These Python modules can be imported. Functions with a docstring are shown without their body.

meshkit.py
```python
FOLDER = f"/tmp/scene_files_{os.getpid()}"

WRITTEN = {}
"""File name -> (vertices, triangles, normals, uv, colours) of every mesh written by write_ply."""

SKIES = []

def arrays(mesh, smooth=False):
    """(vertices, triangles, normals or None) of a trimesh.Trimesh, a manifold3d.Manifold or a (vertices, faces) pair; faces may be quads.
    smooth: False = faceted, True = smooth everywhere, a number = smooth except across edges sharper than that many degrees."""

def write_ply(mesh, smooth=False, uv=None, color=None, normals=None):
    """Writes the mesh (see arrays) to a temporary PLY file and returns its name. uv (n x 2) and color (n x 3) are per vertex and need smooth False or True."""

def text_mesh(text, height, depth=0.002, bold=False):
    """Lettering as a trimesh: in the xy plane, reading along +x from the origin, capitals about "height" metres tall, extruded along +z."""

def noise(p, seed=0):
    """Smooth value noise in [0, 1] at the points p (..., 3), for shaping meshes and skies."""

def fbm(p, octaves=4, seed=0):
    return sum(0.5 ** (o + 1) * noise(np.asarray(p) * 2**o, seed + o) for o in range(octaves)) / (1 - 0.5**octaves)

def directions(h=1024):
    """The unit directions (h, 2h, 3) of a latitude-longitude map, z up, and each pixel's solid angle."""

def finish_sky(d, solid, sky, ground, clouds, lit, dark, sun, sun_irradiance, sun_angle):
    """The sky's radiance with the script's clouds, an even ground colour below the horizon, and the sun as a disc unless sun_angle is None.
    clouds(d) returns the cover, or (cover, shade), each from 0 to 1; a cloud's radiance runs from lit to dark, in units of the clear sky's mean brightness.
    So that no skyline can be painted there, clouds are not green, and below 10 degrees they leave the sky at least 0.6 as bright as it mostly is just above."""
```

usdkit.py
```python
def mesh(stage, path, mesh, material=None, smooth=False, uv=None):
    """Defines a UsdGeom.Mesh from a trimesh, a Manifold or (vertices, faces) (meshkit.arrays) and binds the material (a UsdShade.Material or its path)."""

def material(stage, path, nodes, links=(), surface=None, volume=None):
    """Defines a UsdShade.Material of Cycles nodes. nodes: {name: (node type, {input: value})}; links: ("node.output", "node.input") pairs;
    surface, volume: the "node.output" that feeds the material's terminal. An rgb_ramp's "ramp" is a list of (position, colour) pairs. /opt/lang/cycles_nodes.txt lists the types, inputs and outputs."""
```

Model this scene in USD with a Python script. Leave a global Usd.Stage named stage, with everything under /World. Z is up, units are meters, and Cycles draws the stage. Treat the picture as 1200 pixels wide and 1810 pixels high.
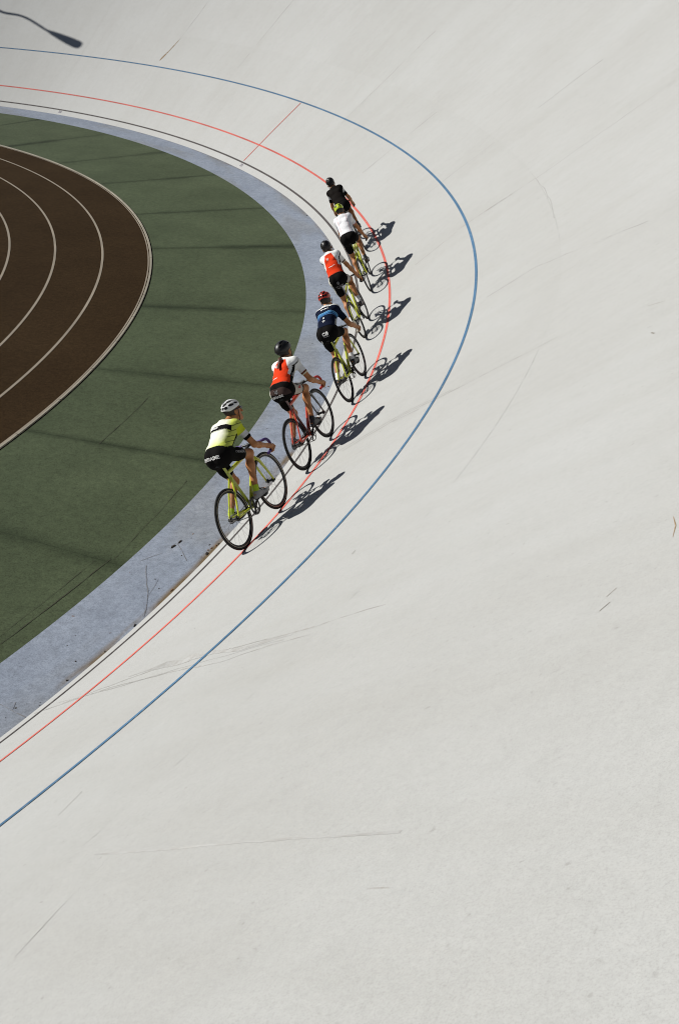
import math
import numpy as np, trimesh, manifold3d as m3, usdkit, meshkit
from scipy.interpolate import CubicSpline
from scipy.spatial import cKDTree
from pxr import Gf, Sdf, Usd, UsdGeom, UsdLux, UsdShade, Vt

stage = Usd.Stage.CreateInMemory()
UsdGeom.SetStageUpAxis(stage, UsdGeom.Tokens.z)
UsdGeom.SetStageMetersPerUnit(stage, 1.0)
UsdGeom.Xform.Define(stage, '/World')
UsdGeom.Scope.Define(stage, '/World/Looks')

# ------------------------------------------------------------------ camera, sky, sun, exposure
CAM = np.array([4.42852662, -9.43033703, 6.30413184])
YAW, PITCH, ROLL = math.radians(-18.54951549), math.radians(-30.57609377), math.radians(2.20107361)
F_PX, EXPOSURE = 1761.96, 0.36
SUN = np.array([-0.86456986, -0.10563214, 0.49128485])
SUN_INTENSITY, SKY_STRENGTH = 1.25, 0.05


def unit(v):
    v = np.asarray(v, float)
    return v / np.linalg.norm(v)


def matrix(x, y, z, p):
    return Gf.Matrix4d(*[float(a) for r in ((*x, 0), (*y, 0), (*z, 0), (*p, 1)) for a in r])


fwd = np.array([math.sin(YAW) * math.cos(PITCH), math.cos(YAW) * math.cos(PITCH), math.sin(PITCH)])
r0 = np.array([math.cos(YAW), -math.sin(YAW), 0])
u0 = np.cross(r0, fwd)
right, upv = math.cos(ROLL) * r0 + math.sin(ROLL) * u0, -math.sin(ROLL) * r0 + math.cos(ROLL) * u0
cam = UsdGeom.Camera.Define(stage, '/World/camera')
cam.AddTransformOp().Set(matrix(right, upv, -fwd, CAM))
cam.CreateHorizontalApertureAttr(24.0)
cam.CreateFocalLengthAttr(24.0 * F_PX / 1200)
cam.CreateExposureAttr(EXPOSURE)

sky_mat = usdkit.material(stage, '/World/Looks/sky', {
    's': ('sky_texture', {'sky_type': 'single_scattering', 'sun_disc': False, 'air_density': 0.38, 'aerosol_density': 0.3, 'sun_elevation': math.asin(SUN[2]), 'sun_rotation': math.atan2(SUN[0], SUN[1])}),
    'b': ('background_shader', {'strength': SKY_STRENGTH})}, [('s.color', 'b.color')], surface='b.background')
dome = UsdLux.DomeLight.Define(stage, '/World/sky')
UsdShade.MaterialBindingAPI.Apply(dome.GetPrim()).Bind(sky_mat)
dome.GetPrim().SetCustomDataByKey('kind', 'structure')
sun = UsdLux.DistantLight.Define(stage, '/World/sun')
zx = unit(np.cross([0, 0, 1], SUN))
sun.AddTransformOp().Set(matrix(zx, np.cross(SUN, zx), SUN, (0, 0, 0)))
sun.CreateIntensityAttr(SUN_INTENSITY)
sun.CreateAngleAttr(0.45)
sun.CreateColorAttr(Gf.Vec3f(1.0, 0.982, 0.935))
sun.GetPrim().GetAttribute('inputs:normalize').Set(True) if sun.GetPrim().HasAttribute('inputs:normalize') else sun.CreateNormalizeAttr(True)

# ------------------------------------------------------------------ names and tags
taken = {}


def path_for(name, parent=None):
    base = (str(parent.GetPath()) if parent is not None else '/World') + '/' + name
    k = taken.get(base, 0)
    taken[base] = k + 1
    return base if k == 0 else f'{base}_{k:03d}'


def tag(p, label=None, cat=None, group=None, kind=None):
    for k, v in (('label', label), ('category', cat), ('group', group), ('kind', kind)):
        if v:
            p.SetCustomDataByKey(k, v)
    return p


def empty(name, parent=None, mat=None):
    x = UsdGeom.Xform.Define(stage, path_for(name, parent))
    if mat is not None:
        x.AddTransformOp().Set(mat)
    return x.GetPrim()


def obj(name, mesh, mat, parent=None, smooth=30, uv=None, paint=None, kind=None):
    m = usdkit.mesh(stage, path_for(name, parent), mesh, M[mat], smooth=smooth, uv=uv)
    if paint is not None:
        UsdGeom.PrimvarsAPI(m).CreatePrimvar('paint', Sdf.ValueTypeNames.Color3fArray, 'vertex').Set(Vt.Vec3fArray.FromNumpy(np.asarray(paint, np.float32)))
    if kind:
        tag(m.GetPrim(), kind=kind)
    return m.GetPrim()


# ------------------------------------------------------------------ materials
M = {}


def plain(name, color, rough=0.5, metal=0.0, coat=0.0, spec=0.5, bump=None, vary=0.0):
    n = {'p': ('principled_bsdf', {'base_color': color, 'roughness': rough, 'metallic': metal, 'coat_weight': coat, 'specular_ior_level': spec})}
    l = []
    if vary:
        n['t'] = ('texture_coordinate', {})
        n['n'] = ('noise_texture', {'scale': 35.0, 'detail': 4.0, 'roughness': 0.6})
        n['r'] = ('rgb_ramp', {'ramp': [(0.3, [c * (1 - vary) for c in color]), (0.7, [c * (1 + vary) for c in color])]})
        l += [('t.object', 'n.vector'), ('n.fac', 'r.fac'), ('r.color', 'p.base_color')]
    if bump:
        n['gt'] = ('texture_coordinate', {})
        n['bn'] = ('noise_texture', {'scale': bump[0], 'detail': 3.0})
        n['bp'] = ('bump', {'strength': bump[1], 'distance': bump[2]})
        l += [('gt.object', 'bn.vector'), ('bn.fac', 'bp.height'), ('bp.normal', 'p.normal')]
    M[name] = usdkit.material(stage, '/World/Looks/' + name, n, l, surface='p.BSDF')


def painted(name, rough=0.85, bump=(60, 0.5, 0.004), sheen=0.0, spec=0.12):
    """Cloth or skin whose colour comes from the mesh's own print (primvar paint)."""
    n = {'a': ('attribute', {'attribute': 'paint'}), 'p': ('principled_bsdf', {'roughness': rough, 'specular_ior_level': spec, 'sheen_weight': sheen}),
         't': ('texture_coordinate', {}), 'bn': ('noise_texture', {'scale': float(bump[0]), 'detail': 3.0}), 'bp': ('bump', {'strength': bump[1], 'distance': bump[2]})}
    M[name] = usdkit.material(stage, '/World/Looks/' + name, n, [('a.color', 'p.base_color'), ('t.object', 'bn.vector'), ('bn.fac', 'bp.height'), ('bp.normal', 'p.normal')], surface='p.BSDF')


def ground_mat(name, lo, hi, speck_dark, speck_amt=0.5, fine=90.0, grain=(24.0, 0.0), mid=1.0, broad=0.5, rough=0.9, drough=0.6, bump=0.25, paint=False, streak=None, vary=0.0, spec=0.3):
    """Mineral surface: broad blotches between lo and hi, mid blotches, fine grit, optional streaks down the slope and printed stains."""
    n = {'g': ('geometry', {}),
         'n1': ('noise_texture', {'scale': broad, 'detail': 5.0, 'roughness': 0.62}),
         'r1': ('rgb_ramp', {'ramp': [(0.32, lo), (0.68, hi)]}),
         'n2': ('noise_texture', {'scale': 7.0, 'detail': 6.0, 'roughness': 0.7}),
         'r2': ('rgb_ramp', {'ramp': [(0.25, (0.86, 0.86, 0.85)), (0.5, (0.98, 0.98, 0.98)), (0.75, (1.06, 1.05, 1.04))]}),
         'm1': ('mix', {'mix_type': 'multiply', 'fac': mid}),
         'n3': ('noise_texture', {'scale': fine, 'detail': 2.0, 'roughness': 0.75}),
         'r3': ('rgb_ramp', {'ramp': [(0.28, speck_dark), (0.5, (1, 1, 1)), (0.75, (1.12, 1.12, 1.12))]}),
         'm2': ('mix', {'mix_type': 'multiply', 'fac': speck_amt}),
         'n8': ('noise_texture', {'scale': grain[0], 'detail': 5.0, 'roughness': 0.95, 'lacunarity': 2.2}), 'r8': ('rgb_ramp', {'ramp': [(0.34, (0.62, 0.6, 0.6)), (0.5, (1, 1, 1)), (0.66, (1.38, 1.38, 1.36))]}), 'm8': ('mix', {'mix_type': 'multiply', 'fac': grain[1]}),
         'n4': ('noise_texture', {'scale': 28.0, 'detail': 1.0}),
         'r4': ('rgb_ramp', {'ramp': [(0.18, (0.55, 0.53, 0.5)), (0.27, (1, 1, 1))]}),
         'm3': ('mix', {'mix_type': 'multiply', 'fac': 0.35}),
         'p': ('principled_bsdf', {'roughness': rough, 'diffuse_roughness': drough, 'specular_ior_level': spec}),
         'b': ('bump', {'strength': bump, 'distance': 0.004})}
    l = [('g.position', f'{k}.vector') for k in ('n1', 'n2', 'n3', 'n4', 'n8')] + [
        ('n1.fac', 'r1.fac'), ('n2.fac', 'r2.fac'), ('n3.fac', 'r3.fac'), ('n4.fac', 'r4.fac'),
        ('r1.color', 'm1.color1'), ('r2.color', 'm1.color2'), ('m1.color', 'm2.color1'), ('r3.color', 'm2.color2'), ('m2.color', 'm8.color1'), ('n8.fac', 'r8.fac'), ('r8.color', 'm8.color2'), ('m8.color', 'm3.color1'), ('r4.color', 'm3.color2'),
        ('n3.fac', 'b.height'), ('b.normal', 'p.normal')]
    out = 'm3.color'
    if streak:
        n['uv'] = ('texture_coordinate', {})
        n['mp'] = ('mapping', {'scale': (streak[0], streak[1], 1.0)})
        n['n5'] = ('noise_texture', {'scale': 1.0, 'detail': 5.0, 'roughness': 0.65})
        n['r5'] = ('rgb_ramp', {'ramp': [(0.3, streak[2]), (0.55, (1, 1, 1))]})
        n['m5'] = ('mix', {'mix_type': 'multiply', 'fac': streak[3]})
        l += [('uv.UV', 'mp.vector'), ('mp.vector', 'n5.vector'), ('n5.fac', 'r5.fac'), (out, 'm5.color1'), ('r5.color', 'm5.color2')]
        out = 'm5.color'
    if vary:
        n['oi'] = ('object_info', {})
        n['r6'] = ('rgb_ramp', {'ramp': [(0.0, (1 - vary, 1 - vary, 1 - 1.15 * vary)), (1.0, (1, 1, 1))]})
        n['m6'] = ('mix', {'mix_type': 'multiply', 'fac': 1.0})
        l += [('oi.random', 'r6.fac'), (out, 'm6.color1'), ('r6.color', 'm6.color2')]
        out = 'm6.color'
    if paint:
        n['at'] = ('attribute', {'attribute': 'paint'})
        n['m7'] = ('mix', {'mix_type': 'multiply', 'fac': 1.0})
        l += [(out, 'm7.color1'), ('at.color', 'm7.color2')]
        out = 'm7.color'
    l.append((out, 'p.base_color'))
    M[name] = usdkit.material(stage, '/World/Looks/' + name, n, l, surface='p.BSDF')


def line_mat(name, color, under, wear=0.36, scale=22.0, drough=0.5):
    """Road paint, worn through to the surface below in small flecks."""
    n = {'g': ('geometry', {}), 'n': ('noise_texture', {'scale': scale, 'detail': 7.0, 'roughness': 0.72}),
         'r': ('rgb_ramp', {'ramp': [(wear - 0.05, under), (wear + 0.05, color), (0.8, [c * 0.86 for c in color])]}),
         'n2': ('noise_texture', {'scale': 1.1, 'detail': 3.0}), 'r2': ('rgb_ramp', {'ramp': [(0.3, (0.82, 0.82, 0.82)), (0.7, (1.12, 1.12, 1.12))]}),
         'm': ('mix', {'mix_type': 'multiply', 'fac': 1.0}),
         'p': ('principled_bsdf', {'roughness': 0.75, 'specular_ior_level': 0.3, 'diffuse_roughness': drough})}
    M[name] = usdkit.material(stage, '/World/Looks/' + name, n, [('g.position', 'n.vector'), ('g.position', 'n2.vector'), ('n.fac', 'r.fac'), ('n2.fac', 'r2.fac'),
                              ('r.color', 'm.color1'), ('r2.color', 'm.color2'), ('m.color', 'p.base_color')], surface='p.BSDF')


ground_mat('concrete', (0.354, 0.351, 0.336), (0.376, 0.376, 0.364), (0.72, 0.71, 0.69), 0.45, fine=150.0, grain=(40.0, 0.17), mid=0.35, broad=0.45, rough=0.68, spec=0.45, drough=0.12, bump=0.012, streak=(2.6, 0.22, (0.92, 0.91, 0.89), 0.45), vary=0.035)
ground_mat('blue_paint', (0.272, 0.31, 0.38), (0.335, 0.376, 0.448), (0.55, 0.55, 0.55), 0.8, fine=70.0, grain=(14.0, 0.5), broad=1.3, rough=0.85, bump=0.15, paint=True)
ground_mat('green_paint', (0.086, 0.112, 0.058), (0.115, 0.146, 0.078), (0.55, 0.52, 0.5), 0.8, fine=48.0, grain=(12.0, 0.7), spec=0.12, broad=0.5, rough=0.9, bump=0.3, paint=True, vary=0.06)
ground_mat('brown_rubber', (0.043, 0.0255, 0.0115), (0.06, 0.0365, 0.017), (0.5, 0.48, 0.45), 0.8, fine=60.0, grain=(12.0, 0.7), spec=0.03, broad=0.4, rough=0.95, bump=0.4)
ground_mat('joint_bed', (0.18, 0.175, 0.16), (0.22, 0.21, 0.195), (0.5, 0.5, 0.5), 0.5)
ground_mat('dark_bed', (0.03, 0.034, 0.02), (0.045, 0.05, 0.03), (0.5, 0.5, 0.5), 0.5)
ground_mat('grass_ground', (0.035, 0.055, 0.02), (0.06, 0.085, 0.03), (0.5, 0.5, 0.5), 0.8, fine=40.0, broad=0.1)
line_mat('blue_line', (0.058, 0.145, 0.25), (0.3, 0.32, 0.34), wear=0.37)
line_mat('red_line', (0.6, 0.115, 0.085), (0.46, 0.42, 0.38))
line_mat('black_line', (0.055, 0.045, 0.042), (0.3, 0.28, 0.26))
line_mat('white_line', (0.38, 0.32, 0.24), (0.16, 0.11, 0.07), wear=0.33)
line_mat('curb_white', (0.4, 0.36, 0.28), (0.22, 0.18, 0.13), wear=0.33)
line_mat('crack', (0.288, 0.278, 0.258), (0.343, 0.341, 0.329), drough=0.0, wear=0.47, scale=9.0)
line_mat('faint_crack', (0.318, 0.311, 0.294), (0.343, 0.341, 0.329), drough=0.0, wear=0.5, scale=7.0)
line_mat('smudge', (0.305, 0.297, 0.28), (0.343, 0.341, 0.329), drough=0.0, wear=0.49, scale=14.0)
line_mat('rust', (0.25, 0.17, 0.09), (0.42, 0.39, 0.34), wear=0.42, scale=16.0)
line_mat('scuff', (0.24, 0.225, 0.2), (0.4, 0.39, 0.36), wear=0.4, scale=30.0)
line_mat('band_crack', (0.225, 0.22, 0.225), (0.28, 0.3, 0.36), wear=0.45, scale=14.0)
line_mat('green_crack', (0.052, 0.052, 0.028), (0.06, 0.08, 0.04), wear=0.42, scale=10.0)
line_mat('number_ink', (0.26, 0.225, 0.28), (0.36, 0.34, 0.35), wear=0.36)
plain('debris', (0.03, 0.022, 0.014), 0.9)
plain('leaf_dry', (0.2, 0.1, 0.04), 0.9)
plain('rubber', (0.009, 0.0085, 0.008), 0.7, spec=0.25)
plain('carbon', (0.008, 0.008, 0.0085), 0.4, spec=0.3)
plain('black_part', (0.01, 0.01, 0.0105), 0.55, spec=0.3)
plain('brake_track', (0.42, 0.37, 0.3), 0.3, metal=0.85)
plain('steel', (0.55, 0.54, 0.52), 0.28, metal=1.0)
plain('spoke_steel', (0.3, 0.3, 0.3), 0.4, metal=0.7)
plain('dark_steel', (0.1, 0.095, 0.09), 0.38, metal=0.7)
plain('lime_paint', (0.46, 0.5, 0.02), 0.3, coat=0.6)
plain('lime_dark', (0.3, 0.34, 0.02), 0.35, coat=0.4)
plain('red_paint', (0.5, 0.045, 0.018), 0.3, coat=0.6)
plain('dark_red', (0.07, 0.012, 0.01), 0.3, coat=0.5)
plain('black_paint', (0.015, 0.014, 0.014), 0.28, coat=0.6)
plain('tape_purple', (0.045, 0.022, 0.13), 0.7, bump=(160, 0.5, 0.002))
plain('tape_red', (0.4, 0.02, 0.018), 0.7, bump=(160, 0.5, 0.002))
plain('tape_white', (0.6, 0.57, 0.48), 0.7, bump=(160, 0.5, 0.002))
plain('tape_black', (0.016, 0.016, 0.017), 0.7, bump=(160, 0.5, 0.002))
painted('skin', rough=0.55, bump=(90, 0.25, 0.002), sheen=0.0, spec=0.25)
painted('cloth', spec=0.04, rough=0.85, bump=(30, 0.35, 0.005))
plain('print_white', (0.72, 0.71, 0.68), 0.7)
plain('print_grey', (0.26, 0.25, 0.25), 0.7)
plain('print_dark', (0.02, 0.02, 0.02), 0.7)
plain('print_blue', (0.16, 0.3, 0.55), 0.7)
plain('hair_dark', (0.018, 0.011, 0.008), 0.6, bump=(120, 0.8, 0.004))
plain('hair_brown', (0.075, 0.026, 0.01), 0.55, bump=(120, 0.8, 0.004))
for nm, c in (('white', (0.66, 0.66, 0.64)), ('black', (0.009, 0.0085, 0.008)), ('red', (0.42, 0.035, 0.02)), ('lime', (0.45, 0.55, 0.03)), ('maroon', (0.07, 0.012, 0.009))):
    plain('helmet_' + nm, c, 0.42, coat=0.12 if nm in ('black', 'maroon') else 0.4, spec=0.35)
plain('helmet_liner', (0.012, 0.011, 0.011), 0.8)
plain('eye', (0.06, 0.04, 0.03), 0.2)
plain('shoe_silver', (0.24, 0.235, 0.235), 0.45, bump=(70, 0.4, 0.004), vary=0.25)
plain('shoe_black', (0.018, 0.018, 0.019), 0.4, bump=(70, 0.4, 0.004))
plain('sole_black', (0.014, 0.014, 0.014), 0.6)
plain('sock_lime', (0.36, 0.5, 0.02), 0.85)
plain('sock_white', (0.62, 0.61, 0.6), 0.85)
plain('sock_black', (0.02, 0.02, 0.022), 0.85)
plain('lens_dark', (0.015, 0.013, 0.013), 0.12)
plain('pole_grey', (0.3, 0.31, 0.31), 0.45, metal=0.6)
plain('lamp_glass', (0.5, 0.5, 0.48), 0.2)

# ------------------------------------------------------------------ the velodrome bend
DS = 0.25
S = np.arange(-24, 44.01, DS)
KN = np.linspace(-25, 40, 8)
KAP = [0.04575, 0.04900, 0.05418, 0.04117, 0.04260, 0.03820, 0.05072, 0.05780]
BANK = [0.4357, 0.5220, 0.6470, 0.6680, 0.6794, 0.7255, 0.7240, 0.7335]
KAP, BANK = np.array(KAP), np.array(BANK)
Sc = np.clip(S, -25, 40)
kap, bank = CubicSpline(KN, KAP)(Sc), CubicSpline(KN, BANK)(Sc)
hd = np.concatenate([[0], np.cumsum((kap[1:] + kap[:-1]) / 2 * DS)])
i0 = int(np.argmin(abs(S)))
hd -= hd[i0]
tan2 = np.stack([-np.sin(hd), np.cos(hd)], 1)
cen = np.concatenate([[[0, 0]], np.cumsum((tan2[1:] + tan2[:-1]) / 2 * DS, 0)])
cen -= cen[i0]
nor2 = np.stack([tan2[:, 1], -tan2[:, 0]], 1)          # outward
csC, csN, csB = CubicSpline(S, cen), CubicSpline(S, nor2), CubicSpline(S, bank)
W_TRACK, BAND_W, BAND_T, Z_FLAT = 9.1, 0.8365, 0.0801, -0.067


def surf(s, d, lift=0.0):
    """Point of the banked surface at s metres along its inner edge and d metres up the slope."""
    s, d = np.broadcast_arrays(np.asarray(s, float), np.asarray(d, float))
    n, b = csN(s), csB(s)
    n = n / np.linalg.norm(n, axis=-1, keepdims=True)
    cb, sb = np.cos(b)[..., None], np.sin(b)[..., None]
    return np.concatenate([csC(s) + n * (d[..., None] * cb - lift * sb), d[..., None] * sb + lift * cb], -1)


def band(s, w, lift=0.0):
    """Point of the flat blue band, w metres inward of the track's inner edge."""
    s, w = np.broadcast_arrays(np.asarray(s, float), np.asarray(w, float))
    n = csN(s)
    n = n / np.linalg.norm(n, axis=-1, keepdims=True)
    return np.concatenate([csC(s) - n * w[..., None], (-w * math.tan(BAND_T) + lift)[..., None]], -1)


def grid_faces(a, b):
    i = np.arange(a * b).reshape(a, b)
    q = np.stack([i[:-1, :-1], i[1:, :-1], i[1:, 1:], i[:-1, 1:]], -1).reshape(-1, 4)
    return np.vstack([q[:, [0, 1, 2]], q[:, [0, 2, 3]]])


def sheet(P, flip=False):
    a, b = P.shape[:2]
    f = grid_faces(a, b)
    return P.reshape(-1, 3), f[:, ::-1] if flip else f


def slab(P, Q, flip=False):
    """Closed slab between the top grid P and the bottom grid Q."""
    a, b = P.shape[:2]
    i = np.arange(a * b).reshape(a, b)
    f = grid_faces(a, b)
    g = f[:, ::-1] + a * b
    rim = np.concatenate([i[:, 0], i[-1, 1:], i[-2::-1, -1], i[0, -2:0:-1]])
    r2 = np.roll(rim, -1)
    side = np.vstack([np.stack([rim, rim + a * b, r2 + a * b], 1), np.stack([rim, r2 + a * b, r2], 1)])
    F = np.vstack([f, g, side])
    v = np.vstack([P.reshape(-1, 3), Q.reshape(-1, 3)])
    m = trimesh.Trimesh(v, F, process=False)
    if m.volume < 0:
        m.invert()
    return np.array(m.vertices), np.array(m.faces)


def ribbon(fn, pts, width, lift=0.004, wobble=0.0, seed=0, step=0.08):
    """A thin strip draped along a polyline given in surface coordinates."""
    pts = np.asarray(pts, float)
    L = np.concatenate([[0], np.cumsum(np.linalg.norm(np.diff(pts, axis=0), axis=1))])
    k = max(3, int(L[-1] / step) + 1)
    t = np.linspace(0, L[-1], k)
    p = np.stack([np.interp(t, L, pts[:, 0]), np.interp(t, L, pts[:, 1])], 1)
    g = np.gradient(p, axis=0)
    g /= np.linalg.norm(g, axis=1, keepdims=True) + 1e-9
    nn = np.stack([g[:, 1], -g[:, 0]], 1)
    if wobble:
        w = meshkit.fbm(np.stack([t * 2.5, t * 0 + seed * 7.3, t * 0], 1), 4, seed) - 0.5
        p = p + nn * (w * wobble * np.minimum(1, np.minimum(t, L[-1] - t) / 0.2 + 0.2))[:, None]
    wd = np.broadcast_to(np.asarray(width, float), (k,)) if np.ndim(width) == 0 else np.interp(np.linspace(0, 1, k), np.linspace(0, 1, len(width)), width)
    if wobble:
        wd = wd * (0.45 + 1.1 * meshkit.noise(np.stack([t * 6, t * 0 + seed, t * 0 + 3], 1), seed))
    a, b = p + nn * wd[:, None] / 2, p - nn * wd[:, None] / 2
    return sheet(np.stack([fn(a[:, 0], a[:, 1], lift), fn(b[:, 0], b[:, 1], lift)], 1), True)


# ground to the horizon
gd = empty('ground')
tag(gd, 'dark grassy ground around the cycling track', 'ground', kind='structure')
th = np.linspace(0, 2 * np.pi, 73)
rr = np.array([0.0, 20, 60, 200, 800, 4000])
obj('grass', sheet(np.stack([np.stack([rr * np.cos(a) - 10, rr * np.sin(a), 0 * rr - 0.3], -1) for a in th], 0), True), 'grass_ground', gd, smooth=False)

track = empty('banked_track')
tag(track, 'pale concrete banked cycling track curving round the infield', 'track', kind='structure')
ss = np.arange(-24, 44.01, 0.5)
dd = np.linspace(0.0, W_TRACK, 25)
bedP = np.stack([surf(ss, d_, -0.014) for d_ in dd], 1)
bedQ = bedP.copy()
bedQ[..., 2] = np.minimum(bedP[..., 2] - 0.1, -0.2)
obj('track_bed', slab(bedP, bedQ), 'joint_bed', track, smooth=30)
ROW1 = [-24, -20, -16, -12, -8, -3.93, 0.7, 3.95, 8.05, 11.1, 14.67, 17.9, 21.3, 24.8, 28.5, 32.2, 36, 40, 44]
ROW2 = [-24, -20.6, -16.9, -13.2, -9.4, -2.2, 0.62, 3.4, 8.0, 11.06, 14.6, 17.6, 21.2, 24.7, 28.4, 32.2, 36, 40, 44]
JOINT = 0.002
for row, d_lo, d_hi in ((ROW1, 0.0, 4.08), (ROW2, 4.08, W_TRACK)):
    for a, b in zip(row[:-1], row[1:]):
        sa = np.linspace(a + JOINT / 2, b - JOINT / 2, 15)
        da = np.linspace(d_lo + (JOINT / 2 if d_lo else 0), d_hi - (JOINT / 2 if d_hi < 5 else 0), 9)
        P = np.stack([surf(sa, x) for x in da], 1)
        Q = np.stack([surf(sa, x, -0.011) for x in da], 1)
        uv = np.stack(np.broadcast_arrays(sa[:, None], da[None]), -1).reshape(-1, 2)
        v, f = slab(P, Q)
        n_s, n_d = len(sa), len(da)
        top = np.stack([surf(sa, x, 1.0) for x in da], 1) - P
        mm = usdkit.mesh(stage, path_for('slab', track), (v, f), M['concrete'], smooth=False, uv=np.vstack([uv, uv]))
        mm.CreateNormalsAttr(Vt.Vec3fArray.FromNumpy(np.vstack([top.reshape(-1, 3), top.reshape(-1, 3)]).astype(np.float32)))
        mm.SetNormalsInterpolation('vertex')
for nm, mt, d0, w in (('measuring_line', 'black_line', 0.22, 0.05), ('sprint_line', 'red_line', 0.92, 0.05), ('stayers_line', 'blue_line', 2.661, 0.048)):
    obj(nm, ribbon(surf, np.stack([np.arange(-23.5, 43.6, 0.25), np.full(269, d0)], 1), w, 0.004, step=0.25), mt, track, smooth=False)
obj('cross_line', ribbon(surf, [(20.8, 0.28), (20.72, 1.4), (20.6, 2.62)], 0.032, 0.0065, step=0.2), 'red_line', track, smooth=False)


def lay_text(text, h, s0, d0):
    t = meshkit.text_mesh(text, h, 0.001, bold=True)
    v = np.array(t.vertices)
    return surf(s0 - v[:, 0], d0 + v[:, 1] * 1.0, 0.0035) + (surf(s0 - v[:, 0], d0 + v[:, 1], 1.0) - surf(s0 - v[:, 0], d0 + v[:, 1], 0)) * v[:, 2:3], np.array(t.faces)


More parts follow.
